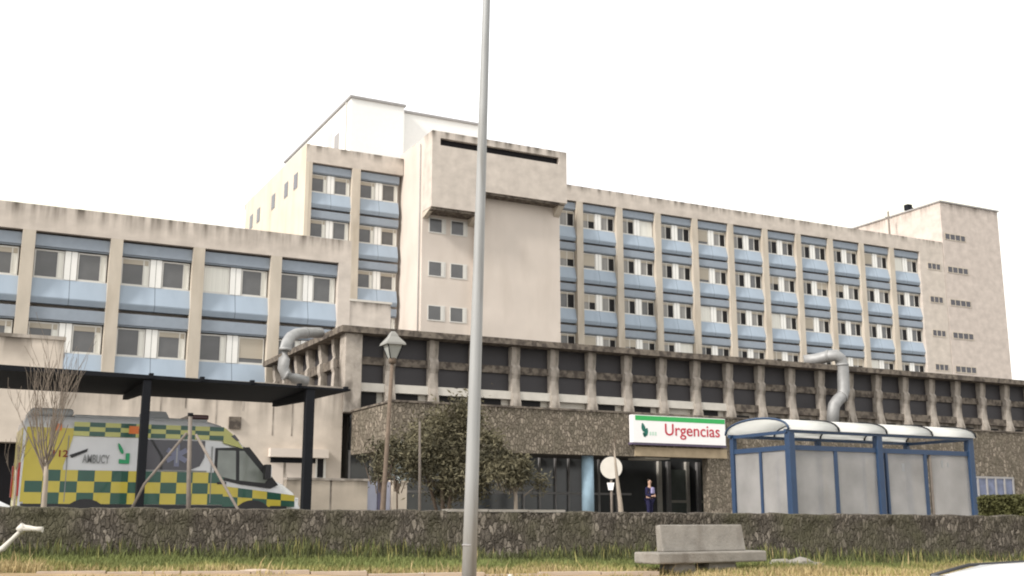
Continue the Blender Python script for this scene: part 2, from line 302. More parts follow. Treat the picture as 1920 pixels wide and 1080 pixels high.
# ------------------------------------------------------------------ window units (4.24 m bay, 3.62 m opening), copied along the facades
def make_window(kinds):
    W, H = 3.62, 1.46
    f = MB(); xs = [(.05, 1.47), (2.13, 3.55)]
    f.box(.0, W, .0, .085, -.05, 0)
    for (a, b), k in zip(xs, kinds):
        f.box(a, a + .06, 0, .08, 0, H); f.box(b - .06, b, 0, .08, 0, H); f.box(a, b, .002, .078, 0, .07); f.box(a, b, .002, .078, H - .07, H)
        q = b - .30 if k not in ('half', 'open', 'halfblind') else (a + b) / 2
        if k not in ('curtain', 'blind'): f.box(q - .03, q + .03, .004, .076, .07, H - .07)
    win = f.build('window', M['frame'])
    MB().box(1.50, 2.10, -.04, .1, -.02, H + .02).build('divider_panel', M['divider'], win)
    for (a, b), k in zip(xs, kinds):
        def pane(x0, x1, m, nm='pane'): MB().box(x0, x1, .04, .06, .07, H - .07).build(nm, M[m], win)
        def blind(z): MB().box(a + .06, b - .06, .012, .05, z, H - .03).build('blind', M['blind'], win)
        q = b - .30; h_ = (a + b) / 2
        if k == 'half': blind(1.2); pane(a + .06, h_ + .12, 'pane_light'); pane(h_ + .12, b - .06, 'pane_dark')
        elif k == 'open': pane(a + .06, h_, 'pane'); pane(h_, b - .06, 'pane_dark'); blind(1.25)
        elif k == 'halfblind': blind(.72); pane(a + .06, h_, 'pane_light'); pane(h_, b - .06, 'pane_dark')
        elif k == 'curtain': MB().box(a + .06, b - .06, .03, .06, .07, H - .07).build('curtain', M['curtain'], win)
        elif k == 'blind': blind(.30); pane(a + .06, b - .06, 'pane')
        elif k == 'sash': pane(a + .06, q, 'pane'); pane(q, b - .06, 'curtain', 'sash')
        else: blind(1.14); pane(a + .06, q, 'pane'); pane(q, b - .06, 'curtain', 'sash')
    return win
def make_spandrel():
    m = MB(); prof = [(.50, 1.30), (.40, 1.30), (.27, .8), (.14, .32), (.15, .26), (.26, .0), (.50, .0)]
    m.prism(prof, 'x', 0, 3.62); return m.build('spandrel_panel', M['blue'])
def make_box():
    m = MB(); m.box(0, 3.62, .22, .5, 0, .60); m.box(0, 3.62, .30, .5, -.08, .0); return m.build('shutter_box', M['slate'])
PW = {k: make_window(k) for k in [('half', 'half'), ('open', 'open'), ('halfblind', 'half'), ('half', 'halfblind'), ('curtain', 'half'), ('half', 'curtain'), ('half', 'open'), ('blind', 'half'),
                                  ('sash', 'topblind'), ('sash', 'sash'), ('topblind', 'sash'), ('curtain', 'sash'), ('sash', 'blind'), ('topblind', 'topblind')]}
PSP, PBX = make_spandrel(), make_box()
def bay(parent, x0, wid, Y, T, key, spandrel=True):
    """one facade bay of one storey: T is the top of the opening"""
    og = ORG[parent.name]; sx = wid / 3.62
    for proto, dz, dy in ((PBX, -.72, 0), (PW[key], -2.32, .42)) + (((PSP, -3.66, 0),) if spandrel else ()):
        c = copy_tree(proto, parent); c.location = Vector((x0, Y + dy, T + dz)) - og; c.scale = (sx, 1, 1)

# ------------------------------------------------------------------ main ward block
FY = 84.0; T0 = 29.9; FH = 3.75; TOPZ = 31.35
b = thing('ward_block', (58, FY, 1.6), 'long beige ward block, the tallest slab with four rows of blue spandrel bays', 'building')
og = ORG[b.name]
pm = concrete('ward_parapet_concrete', BEI, TOPZ - 1.6, .8)
cols = [50.06 + 4.245 * k for k in range(10)]
MB().box(24.9, 96.2, FY + .9, 103.6, 1.6, TOPZ - .5).build('wall', M['cream'], b)
m = MB(); m.box(24.62, 32.95, FY, FY + .9, T0, TOPZ); m.box(45.2, 95.9, FY, FY + .9, T0, TOPZ); m.box(96, 96.2, FY, 104, TOPZ - .5, TOPZ); m.box(24.62, 96, 103.7, 104, TOPZ - .5, TOPZ)
m.build('parapet', pm, b)
m = MB(); m.box(24.6, 24.9, FY + .004, 103.6, 1.6, TOPZ + .05); m.build('side_wall', M['pale_side'], b)
for x in [28.87]: MB().box(x - .36, x + .36, FY + .003, FY + .9, 1.6, T0).build('column', M['column'], b)
MB().box(24.91, 25.15, FY + .003, FY + .9, 1.6, T0).build('column', M['column'], b)
for x in cols: MB().box(x - .33, x + .33, FY + .003, FY + .9, 1.6, T0).build('column', M['column'], b)
MB().box(92.3, 95.9, FY + .002, FY + .9, 1.6, T0).build('end_wall', M['beige'], b)
mainkeys = [('half', 'half'), ('open', 'open'), ('halfblind', 'half'), ('half', 'halfblind'), ('curtain', 'half'), ('half', 'curtain'), ('half', 'open'), ('blind', 'half'), ('half', 'half'), ('half', 'open')]
rr = random.Random(3)
spans = [(25.15, 28.51), (29.23, 32.7), (45.9, 49.73)] + [(cols[i] + .33, (cols[i + 1] - .33) if i < 9 else 92.3) for i in range(10)]
for f in range(5):
    for i, (a, c) in enumerate(spans):
        key = rr.choice(mainkeys) if i > 1 else rr.choice([('topblind', 'topblind'), ('half', 'open'), ('topblind', 'sash')])
        bay(b, a, c - a, FY, T0 - FH * f, key)
# small windows on the side wall and the end wall
def small_window(parent, x, y, z, wx, h, side=False, mullions=0):
    f = MB()
    if side:
        f.box(x - .03, x + .08, y, y + wx, z, z + h); o = f.build('window', M['coping'], parent)
        MB().box(x - .05, x - .03, y + .08, y + wx - .08, z + .08, z + h - .08).build('pane', M['dkglass'], o)
    else:
        f.box(x, x + wx, y - .04, y + .1, z, z + .08); f.box(x, x + wx, y - .04, y + .1, z + h - .08, z + h); f.box(x, x + .08, y - .038, y + .1, z + .08, z + h - .08); f.box(x + wx - .08, x + wx, y - .038, y + .1, z + .08, z + h - .08)
        for k in range(mullions): q = x + wx * (k + 1) / (mullions + 1); f.box(q - .05, q + .05, y - .036, y + .1, z + .08, z + h - .08)
        o = f.build('window', M['frame'] if not mullions else M['column'], parent)
        MB().box(x + .08, x + wx - .08, y - .02, y + .09, z + .08, z + h - .08).build('pane', M['pane'] if not mullions else M['dkglass'], o)
    return o
for yy in (86.2, 89.0, 93.0, 98.0, 100.6): small_window(b, 24.6, yy, 28.3, 1.1, 1.35, True)
for k, z in enumerate((28.1, 24.45, 20.8, 17.15)): small_window(b, 93.35, FY + .002, z, 2.0, .75, mullions=2)
MB().tube([(32.55, FY - .12, 5), (32.55, FY - .12, 14.6)], .16, 8).build('downpipe', M['gunmetal'], b)
# end tower on the right
b = thing('end_tower', (100, FY, 1.6), 'windowless pinkish beige end tower at the far right, rising above the ward block', 'building')
pm = concrete('end_tower_concrete', (.51, .45, .41), 34.3, 1.6, .5)
MB().box(95.95, 105.0, FY - .05, 110, 1.6, 35.9).build('wall', pm, b)
MB().box(95.8, 105.15, FY - .2, 110.1, 35.9, 36.05).build('coping', M['coping'], b)
for z in (31.7, 28.0, 24.35, 20.75, 17.1): small_window(b, 96.3, FY - .05, z, 3.2, .75, mullions=3)
# lift tower in the middle
b = thing('lift_tower', (39, 78, 1.6), 'cream lift tower with an overhanging slotted top box, in front of the ward block', 'building')
pm = concrete('lift_tower_concrete', (.53, .475, .425), 30.4, 1.1, .95)
MB().box(33.0, 37.5, 79.8, FY + .9, 1.6, 31.9).box(37.5, 45.2, 79.2, FY + .9, 1.6, 31.88).build('shaft', M['cream'], b)
bx = MB(); bx.box(33.0, 37.5, 78, 79.8, 25.75, 30.85); bx.box(37.5, 45.25, 78, 79.2, 27.55, 30.85)
bx.box(33.0, 33.7, 78, 79.2, 30.85, 31.45); bx.box(44.5, 45.25, 78, 79.2, 30.85, 31.45); bx.box(33.0, 45.25, 78, 79.2, 31.45, 32.0); bx.box(33.0, 37.5, 79.2, 79.8, 30.85, 32.0)
bx.build('overhang_box', pm, b)
MB().box(33.7, 44.5, 78.35, 79.19, 30.85, 31.45).build('ventilation_slot', M['black'], b)
MB().box(33.1, 37.4, 78.15, 79.75, 25.55, 25.75).box(37.6, 45.1, 78.15, 79.15, 27.38, 27.55).build('soffit', M['beam'], b)
MB().prism([(78.05, 25.75), (79.78, 25.75), (79.78, 25.0)], 'x', 36.95, 37.45).build('bracket', M['column'], b)
MB().prism([(78.05, 27.55), (79.18, 27.55), (79.18, 26.6)], 'x', 44.6, 45.15).build('bracket', M['column'], b)
MB().prism([(78.05, 25.75), (79.78, 25.75), (79.78, 25.2)], 'x', 33.03, 33.4).build('bracket', M['column'], b)
MB().tube([(32.9, 80.2, 12), (32.9, 80.2, 31.5)], .045, 8).build('downpipe', M['coping'], b)
for z in (24.1, 20.55, 17.0, 13.4):
    for x in (33.55, 35.45):
        w_ = small_window(b, x, 79.8, z, 1.5, 1.25)
        MB().box(x + 1.12, x + 1.4, 79.75, 79.9, z + .08, z + 1.17).build('sash', M['frame'], w_)
# white penthouse on the roof
b = thing('rooftop_penthouse', (35, 86, TOPZ - .5), 'white clad plant room on the roof left of the lift tower', 'plant room')
MB().box(28.9, 33.7, 86, 106, TOPZ - .5, 36.75).box(33.7, 41.5, 86.9, 106, TOPZ - .5, 36.6).build('wall', M['white'], b)
m = MB(); m.box(28.75, 33.82, 85.85, 106.1, 36.75, 36.95); m.box(33.82, 41.6, 86.75, 106.1, 36.6, 36.8); m.build('coping', M['coping'], b)
MB().box(28.84, 28.9, 89.0, 90.2, TOPZ - .5, 34.6).build('door', M['coping'], b)
MB().box(28.8, 28.86, 87.0, 87.25, TOPZ - .5, 36.7).build('downpipe', M['frame'], b)
MB().box(28.84, 28.9, 91, 92.2, 33.0, 35.2).build('louvre', M['sill'], b)
# antennas
for px, base, top, lab in ((1668, 438, 397, 'thin bare antenna pole on the roof, left of the boxed one'), (1707, 447, 392, 'antenna mast with a small box near its tip, beside the end tower')):
    p0 = atY(px, base, FY + 6); p1 = atY(px, top, FY + 6)
    t = thing('antenna_mast', (p0.x, p0.y, TOPZ - .5), lab, 'antenna', 'antennas on the ward block roof')
    MB().tube([(p0.x, p0.y, TOPZ - .5), (p0.x, p0.y, p1.z)], .11, 6).build('mast', M['stake'], t)
    if px > 1700:
        MB().box(p0.x - .35, p0.x + .35, p0.y - .3, p0.y + .3, p1.z - .2, p1.z + .45).build('equipment_box', M['gunmetal'], t)
        MB().tube([(p0.x + .7, p0.y, TOPZ - .5), (p0.x + .7, p0.y, p1.z + .2)], .10, 6).build('stay_pole', M['stake'], t)
    else: MB().tube([(p0.x - .5, p0.y, p1.z - .7), (p0.x + .5, p0.y, p1.z - .7)], .07, 6).build('crossbar', M['coping'], t)

# ------------------------------------------------------------------ left wing
LY = 60.0; LT = 16.1; LTOP = 17.45
b = thing('side_wing', (8, LY, 1.6), 'lower beige wing at left with blue panels, in front of the ward block', 'building')
pm = concrete('wing_parapet_concrete', (.53, .472, .42), LTOP - 1.6, 1.2, .85)
MB().box(-14, 20.45, LY + .9, FY - .05, 1.6, LTOP - .6).build('wall', M['cream'], b)
MB().box(-14, 20.45, LY, LY + .9, LT, LTOP).box(20.1, 20.45, LY + .9, FY - .1, LTOP - .6, LTOP).build('parapet', pm, b)
lc = [3.39 + 4.24 * k for k in range(-3, 4)]
for x in lc: MB().box(x - .31, x + .31, LY + .003, LY + .9, 1.6, LT).build('column', M['column'], b)
MB().box(19.72, 20.45, LY + .002, LY + .9, 1.6, LT).build('end_wall', M['beige'], b)
lk = {(3, 0): ('sash', 'sash'), (4, 0): ('sash', 'curtain') if False else ('topblind', 'sash'), (5, 0): ('curtain', 'sash'), (6, 0): ('sash', 'sash'),
      (3, 1): ('topblind', 'topblind'), (4, 1): ('sash', 'topblind'), (5, 1): ('topblind', 'sash') if False else ('sash', 'blind')}
for f in range(3):
    for i in range(1, 7):
        a = lc[i] + .31; c = (lc[i + 1] - .31) if i < 6 else 19.72
        bay(b, a, c - a, LY, LT - FH * f, lk.get((i, f), ('sash', 'topblind')))
b = thing('link_block', (21.7, LY, 1.6), 'small blank beige parapet block at the right end of the side wing', 'building')
MB().box(20.46, 22.95, LY + .05, FY - .1, 1.6, 13.95).build('wall', concrete('link_block_concrete', BEI, 12.35, .8, .6), b)
MB().box(20.4, 23.0, LY - .02, FY - .15, 13.95, 14.07).build('coping', M['sill'], b)

# ------------------------------------------------------------------ podium with dark panels and concrete fins
PY = 47.0; PTOP = 10.1
b = thing('podium_block', (36, PY, 1.6), 'low podium with two tiers of charcoal panels between weathered concrete fins', 'building')
X0, X1 = 15.85, 64.0
MB().box(X0 + .5, X1, PY + .75, LY - .3, 1.6, PTOP - .35).build('core', M['soffit'], b)
MB().box(X0 - .3, X1, PY - .45, PY + 1.2, PTOP - .28, PTOP).box(X0 - .3, X0 + 1.0, PY + 1.2, LY - .2, PTOP - .28, PTOP).build('roof_edge', M['beam'], b)
MB().box(X0 + .9, X1, PY + 1.1, LY - .25, PTOP - .35, PTOP - .1).build('roof', M['coping'], b)
finx = [20.17 + 2.12 * k for k in range(-1, 21)]
def fin_prof(y0, s):      # (depth, z): thin at the top, pinched above the beam, swelling to a broad foot
    return [(y0, PTOP - .28), (y0 - .46, PTOP - .28), (y0 - .42, 9.3), (y0 - .36, 8.98), (y0 - .46, 8.84), (y0 - .46, 8.5), (y0 - .38, 8.28), (y0 - .42, 7.6), (y0 - .56, 7.1), (y0 - .62, 6.3), (y0, 6.3)]
fin_me = None
for x in finx:
    if fin_me is None:
        o = MB().prism(fin_prof(PY + .5, 1), 'x', x - .23, x + .23).build('fin', M['fin'], b, bevel=.03); fin_me = (o, x)
    else:
        o = fin_me[0].copy(); COL.objects.link(o); o.parent = b; o.location = (x - fin_me[1], 0, 0)
MB().box(X0 - .05, X0 + .75, PY - .2, PY + .6, 6.3, PTOP - .28).build('corner_column', M['fin'], b, bevel=.04)
sf = None
for k in range(6):
    y = PY + 1.9 + 2.0 * k
    if sf is None:
        m = MB(); pr = [(X0 + .5 + (p - PY - .5), z) for p, z in fin_prof(PY + .5, 1)]
        m.prism(pr, 'y', y - .2, y + .2); sf = (m.build('fin', M['fin'], b), y)
    else:
        o = sf[0].copy(); COL.objects.link(o); o.parent = b; o.location = (0, y - sf[1], 0)
MB().box(X0 + .1, X1, PY + .30, PY + .7, 8.53, 8.88).box(X0 + .2, X0 + .48, PY + .7, LY - .3, 8.5, 8.92).build('mid_beam', M['beam'], b)
edges = [X0 + .75] + finx + [X1]
for i in range(len(edges) - 1):
    a, c = edges[i] + (.22 if i else 0), edges[i + 1] - .22
    if c - a < .3: continue
    MB().box(a, c, PY + .42, PY + .6, 8.88, PTOP - .28).build('panel', M['black_panel'], b)
    MB().box(a, c, PY + .42, PY + .6, 7.68, 8.53).build('panel', M['black_panel'], b)
    light = i < 10
    MB().box(a, c, PY + .15, PY + .62, 7.3, 7.68).build('sill', M['sill'] if light else M['beam'], b)
    m = MB().box(a, a + .5 if not light else c, PY + .42, PY + .62, 6.3, 7.3) if False else MB()
    m.box(a, c, PY + .45, PY + .62, 6.3, 7.3)
    sp = m.build('lower_wall', M['sill'] if light else M['fin'], b)
    wd = (a + .02, a + (c - a) * .74) if light else (a + .15, c - .5)
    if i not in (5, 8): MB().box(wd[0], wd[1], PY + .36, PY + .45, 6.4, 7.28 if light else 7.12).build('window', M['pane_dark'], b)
for k in range(6):
    y = PY + .9 + 2.0 * k
    MB().box(X0 + .42, X0 + .5, y - .2, y + 1.8, 6.3, PTOP - .28).build('panel', M['black_panel'], b)
# ground floor behind the canopy: dark glazing, doors
GZ = 1.65
MB().box(X0 + .5, 60, PY + .5, PY + .7, GZ, 6.29).build('entrance_glazing', mat('entrance_dark_glass', (.075, .078, .08), .12, .5, noise_amt=.3, nscale=.6), b)
for px, m_ in ((1245, 'sill'), (1262, 'coping'), (1297, 'sill'), (1318, 'coping'), (1350, 'coping')):
    x = atY(px, 900, PY).x; MB().box(x - .09, x + .09, PY + .3, PY + .5, GZ, 4.6).build('door_post', M[m_], b)
for px0, px1 in ((1264, 1295), (1320, 1348)):
    x0, x1 = atY(px0, 900, PY).x, atY(px1, 900, PY).x
    d = MB().box(x0 + .05, x1 - .05, PY + .36, PY + .42, GZ, 4.2).build('door', mat('door_glass', (.17, .19, .175), .1, .5), b)
    MB().box(x0 + .05, x1 - .05, PY + .33, PY + .44, 2.55, 2.68).build('push_bar', M['sill'], d)
for px in (660, 700, 760, 990, 1020, 1050, 1075, 1132, 1165):
    x = atY(px, 900, PY).x; MB().box(x - .04, x + .04, PY + .4, PY + .5, GZ, 4.7).build('mullion', M['coping'], b)
MB().box(X0 + 1, 31, PY + .38, PY + .5, 2.9, 3.0).build('transom', M['coping'], b)
o = MB().box(-.45, .45, -.4, .4, 0, .28).box(-.55, .55, -.5, .5, .28, .36)
p = atY(852, 626, PY + 1.6); o.v = [(x + p.x, y + p.y, z + PTOP - .1) for x, y, z in o.v]
tag(o.build('roof_ventilator', M['beam'], origin=(p.x, p.y, PTOP - .1)), 'small grey ventilator box on the podium roof edge, left of the lamp column', 'ventilator')

# ------------------------------------------------------------------ stone canopy over the entrance
CY = 41.9; CX0 = 16.15
b = thing('entrance_canopy', (27, CY, GZ), 'brown rubble stone canopy and wall running along the emergency entrance', 'canopy')
MB().box(CX0, 31.6, CY, CY + .45, 4.45, 6.32).box(CX0, CX0 + .45, CY + .45, PY - .3, 4.45, 6.30).box(31.6, 62, CY, CY + .45, GZ - .4, 6.31).build('stone_fascia', M['stone'], b)
MB().box(CX0 - .06, 62, CY - .06, CY + .55, 6.32, 6.40).box(CX0 - .06, CX0 + .5, CY + .55, PY - .3, 6.31, 6.39).build('coping', M['beam'], b)
MB().box(CX0 + .45, 60, CY + .45, PY - .3, 5.9, 6.2).build('roof_slab', M['soffit'], b)
MB().box(CX0 + .45, 31.6, CY + .45, PY + .3, 4.6, 4.75).build('soffit', M['soffit'], b)
x0, x1 = atY(1190, 850, CY).x, atY(1362, 850, CY).x
MB().box(x0, x1, CY - .05, CY + .02, 4.47, 4.88).build('sandstone_band', M['sand'], b)
p = atY(1103, 900, CY + .5)
MB().tube([(p.x, CY + .55, GZ - .1), (p.x, CY + .55, 4.6)], .27, 20).build('pillar', M['pillar'], b)
x0, x1 = atY(1200, 858, CY + 1).x, atY(1226, 858, CY + 1).x
MB().box(x0, x1 + .6, CY + .6, CY + 2.0, 4.40, 4.48).build('ceiling_lamp_casing', M['sill'], b)
x0, x1 = atY(1815, 905, CY).x, atY(1898, 905, CY).x
wn = MB().box(x0, x1, CY - .03, CY + .05, 2.75, 3.95).build('window', mat('blue_grey_window', (.12, .14, .22), .2, .5, noise_amt=.3), b)
m = MB()
for k in range(6): q = x0 + (x1 - x0) * k / 5; m.box(q - .05, q + .05, CY - .08, CY - .03, 2.75, 3.95)
m.box(x0, x1, CY - .078, CY - .032, 3.85, 3.95).box(x0, x1, CY - .078, CY - .032, 2.75, 2.85); m.build('frame', M['coping'], wn)
# emergency sign
x0, x1 = atY(1187, 800, CY - .35).x, atY(1360, 810, CY - .35).x; z1 = atY(1187, 777, CY - .35).z; z0 = atY(1187, 829, CY - .35).z; SY = CY - .35
b = thing('emergency_sign', ((x0 + x1) / 2, SY, z0), 'white Urgencias sign with a green band and red letters, on the stone canopy', 'sign')
og = ORG[b.name]
MB().box(x0, x1, SY, SY + .3, z0, z1).build('board', M['signwhite'], b)
MB().box(x0 - .05, x1 + .05, SY + .02, SY + .33, z0 - .09, z0).build('bottom_rail', mat('sign_rail', (.10, .08, .13), .5), b)
MB().box(x0 + .12, x1 - .02, SY - .006, SY, z1 - .24, z1 - .03).build('green_band', M['signgreen'], b)
H = z1 - z0; W = x1 - x0
front_text('Urgencias', .74, 'lettering', M['signred'], b, Vector((x0 + W * .335, SY - .008, z0 + H * .30)) - og, W * .60, .004)
def leaf(cx, cz, a, ln, wd):
    pts = []
    for k in range(12):
        t = 2 * math.pi * k / 12; u = math.cos(t) * ln; v = math.sin(t) * wd * (1 - .3 * math.cos(t)); pts.append((cx + u * math.cos(a) - v * math.sin(a), cz + u * math.sin(a) + v * math.cos(a)))
    return pts
m = MB(); ex, ez = x0 + W * .11, z0 + H * .45
m.prism(leaf(ex - .02, ez + .12, R(105), .2, .1), 'y', SY - .008, SY - .002); m.prism(leaf(ex + .13, ez - .08, R(75), .19, .1), 'y', SY - .008, SY - .002); m.prism(leaf(ex + .02, ez - .2, R(120), .12, .06), 'y', SY - .008, SY - .002)
m.build('emblem', mat('dark_green_emblem', (.02, .13, .10), .5), b)
m = MB()
for k in range(3): m.box(ex + .3 + .14 * k, ex + .4 + .14 * k, SY - .006, SY - .001, ez - .22, ez - .06)
m.build('emblem_marks', M['emblem_lt'], b)

# ------------------------------------------------------------------ concrete annex behind the ambulance
b = thing('concrete_annex', (6, PY, 1.6), 'streaky pale concrete annex wall behind the ambulance, with a garage door', 'building')
am = concrete('annex_concrete', (.55, .485, .42), 5.7, 2.2, .85)
gx0, gx1 = atY(503, 850, PY).x, atY(612, 850, PY).x
MB().box(-8, 4.25, PY - .3, PY + 5, 4.6, 8.6).build('upper_wall', concrete('annex_upper_concrete', (.55, .485, .42), 7.0, 1.2, .7), b)
MB().box(4.25, X0 - .02, PY, PY + 5, 1.2, 7.3).box(-8, -.2, PY - .3, PY + 5, 1.2, 4.6).build('wall', am, b)
MB().box(-.2, 4.25, PY + .6, PY + .8, 1.2, 4.6).build('dark_opening', M['black'], b)  # black sheet across the recess, standing in for its unlit inside
MB().box(-8.02, 4.3, PY - .36, PY + 5, 8.6, 8.74).box(4.3, X0 + .02, PY - .06, PY + 5, 7.3, 7.42).build('coping', M['fin'], b)
for px in (405, 455, 347, 300, 512, 548): x = atY(px, 780, PY).x; MB().box(x - .03, x + .03, PY - .012, PY + .02, 5.2 if px not in (455, 347) else 6.2, 7.28).build('panel_joint', M['fin'], b)
MB().box(gx0, gx1, PY - .35, PY + .05, atY(550, 858, PY).z, atY(550, 842, PY).z).build('door_hood', M['cream'], b)
gd = MB().box(gx0 + .15, gx1 - .2, PY - .05, PY + .02, 1.3, atY(550, 868, PY).z).build('garage_door', M['cream'], b)
MB().box(gx0 + .1, gx1 - .5, PY - .07, PY - .01, atY(550, 868, PY).z, atY(550, 859, PY).z).build('slot', M['gunmetal'], gd)
x = atY(532, 900, PY).x; MB().box(x - .05, x + .05, PY - .07, PY - .05, 1.3, atY(532, 868, PY).z).build('door_seam', M['fin'], gd)
x0, x1 = atY(594, 880, PY).x, atY(605, 880, PY).x
wn = MB().box(x0 - .08, x1 + .12, PY - .06, PY + .05, 3.4, 4.35).build('window', M['frame'], b); MB().box(x0, x1, PY - .08, PY - .06, 3.48, 4.27).build('pane', M['black'], wn)
p = atY(440, 793, PY); MB().box(p.x - .25, p.x + .25, PY - .1, PY + .05, p.z - .25, p.z + .25).build('vent_grille', M['beam'], b)

# ------------------------------------------------------------------ ventilation ducts
def duct(name, pts, rad, lab, rings=()):
    t = thing(name, pts[0], lab, 'duct', 'silver ventilation ducts')
    MB().tube(pts, rad, 16).build('pipe', M['galv'], t)
    for i in rings:
        a, c = Vector(pts[i]), Vector(pts[i + 1]); d = (c - a).normalized()
        MB().tube([a - d * .06, a + d * .06], rad * 1.08, 16).build('collar', M['galv'], t)
    return t
Yd = PY - .9
q = [atY(600, 624, Yd + 2.4), atY(572, 624, Yd + 1.5), atY(556, 626, Yd + 1), atY(545, 632, Yd + .6), atY(538, 642, Yd + .2), atY(535, 655, Yd), atY(533, 672, Yd), atY(531, 690, Yd), atY(536, 702, Yd), atY(552, 710, Yd), atY(575, 716, Yd + .1)]
duct('ventilation_duct', q, .24, 'bent silver duct at the left corner of the podium, above the carport', (1, 5, 8))
Yd = PY - .5
q = [atY(1508, 677, Yd + 1.4), atY(1530, 674, Yd + 1.0), atY(1553, 668, Yd + .4), atY(1568, 666, Yd), atY(1575, 672, Yd), atY(1579, 684, Yd), atY(1581, 705, Yd), atY(1582, 732, Yd), atY(1579, 743, Yd), atY(1571, 750, Yd), atY(1564, 760, Yd), atY(1562, 772, Yd + .05), atY(1561, 800, Yd + .1)]
duct('ventilation_duct', q, .33, 'bent silver duct hanging over the podium fins above the glass shelter', (2, 5, 8))

# ------------------------------------------------------------------ carport
KY = 25.0
b = thing('carport', (5, KY, 1.3), 'dark steel carport roof on slim posts over the ambulance', 'carport')
e0 = Vector((-2.0, KY, 4.86)); e1 = Vector((8.6, KY, 4.69))
m = MB()
m.add([(-2.0, KY, 4.72), (8.6, KY, 4.66), (8.15, KY + 3.2, 4.62), (-2.0, KY + 3.2, 4.68), (-2.0, KY, 4.86), (8.6, KY, 4.70), (8.15, KY + 3.2, 4.66), (-2.0, KY + 3.2, 4.72)],
      [(0, 3, 2, 1), (4, 5, 6, 7), (0, 1, 5, 4), (1, 2, 6, 5), (2, 3, 7, 6), (3, 0, 4, 7)])
m.build('roof_sheet', M['gunmetal'], b)
for px in (284, 380, 474, 563, 650): p = atY(px, 705, KY); MB().box(p.x - .045, p.x + .045, KY - .02, KY + .1, 4.70, 4.89 - (p.x + 2) * .013).build('gutter_clip', M['gunmetal'], b)
for px, wd in ((267, .085), (577, .10)):
    x = atY(px, 850, KY + .1).x
    MB().box(x - wd, x + wd, KY + .02, KY + .02 + 2 * wd, 1.3, 4.66).build('post', M['gunmetal'], b, bevel=.01)
    MB().prism([(KY + .2, 4.64), (KY + 3.1, 4.62), (KY + 3.1, 4.52), (KY + .2, 4.40)], 'x', x - .06, x + .06).build('cantilever_beam', M['gunmetal'], b)
MB().box(-1.9, -1.72, KY + .02, KY + .2, 1.3, 4.7).build('post', M['gunmetal'], b)

# ------------------------------------------------------------------ vehicles
def vsec(x, zb, h, w0, w1, hs, yc=0.0, rnd=.12):
    """cross-section ring: bottom zb, shoulder hs (width w0), roof h (width w1)"""
    pts = []
    r = min(rnd, (h - hs) * .45 + .01)
    half = [(w0 * .94, zb), (w0, zb + .12), (w0, (zb + hs) / 2), (w0 * .995, hs), (w1 + (w0 - w1) * .08, h - r), (w1 - r * .35, h - r * .35), (w1 - r * 1.1, h), (w1 * .4, h + .012)]
    for y, z in half: pts.append((x, yc - y, z))
    for y, z in reversed(half): pts.append((x, yc + y, z))
    return pts
def wheel(parent, x, y, r, wd, z0, out):
    t = MB(); n = 24; rings = []
    for yy, rr_ in ((y - wd / 2, r * .9), (y - wd / 2 + .03, r), (y + wd / 2 - .03, r), (y + wd / 2, r * .9)):
        rings.append([(x + rr_ * math.cos(2 * math.pi * k / n), yy, z0 + r + rr_ * math.sin(2 * math.pi * k / n)) for k in range(n)])
    t.loft(rings); wo_ = t.build('wheel', M['rubber'], parent)
    m = MB(); yo = y + out * (wd / 2 + .005)
    m.loft([[(x + r * .62 * k2 * math.cos(2 * math.pi * k / n), yo + o2 * out, z0 + r + r * .62 * k2 * math.sin(2 * math.pi * k / n)) for k in range(n)] for k2, o2 in ((1, -.02), (1, .012), (.85, .0), (.3, -.01), (.25, .012))])
    m.build('rim', M['galv'], wo_)
# ambulance (local: x from the tail, y 0 = near side)
AX, AY, AZ = 1.72, 26.2, 1.3
b = thing('ambulance', (AX + 3.1, AY + 1.0, AZ), 'ambulance van with yellow and green chequered bands under the dark carport', 'ambulance')
def A(x, z): return AX + x, AZ + z
body = MB(); hw = 1.0; yc = AY + hw
st = [(0.0, .55, 2.5, 1.0, .93, 2.2), (.08, .45, 2.62, 1.0, .93, 2.2), (3.0, .42, 2.64, 1.0, .93, 2.2), (3.9, .42, 2.63, 1.0, .93, 2.2), (4.22, .42, 2.55, 1.0, .90, 2.1), (4.62, .42, 2.28, 1.0, .86, 1.95), (4.78, .42, 2.10, 1.0, .84, 1.85),
      (5.1, .42, 1.75, 1.0, .86, 1.5), (5.42, .42, 1.36, .99, .9, 1.2), (5.75, .42, 1.22, .97, .86, 1.04), (6.02, .42, 1.04, .93, .80, .88), (6.16, .5, .82, .85, .7, .7)]
# roof front of the high cap first, then the cab: the cap step is modelled by the stations 4.22-4.78
body.loft([[(AX + x_, y_, AZ + z_) for x_, y_, z_ in vsec(x, zb, h, w0, w1, hs_, yc)] for x, zb, h, w0, w1, hs_ in st])
bo = body.build('body', mat('ambulance_white', (.60, .605, .62), .3, .5, noise_amt=.04, coat=.4), b)
ns = AY - .008      # near side decals plane
def side_poly(name, poly, m_, off=0.0, parent=b, th=.012):
    return MB().prism([A(*p) for p in poly], 'y', ns - off - th, AY + .03).build(name, m_, parent)
side_poly('yellow_tail', [(.03, .78), (.84, .78), (.84, 1.55), (.92, 1.85), (1.0, 2.2), (1.0, 2.36), (.06, 2.36)], M['yellow'])
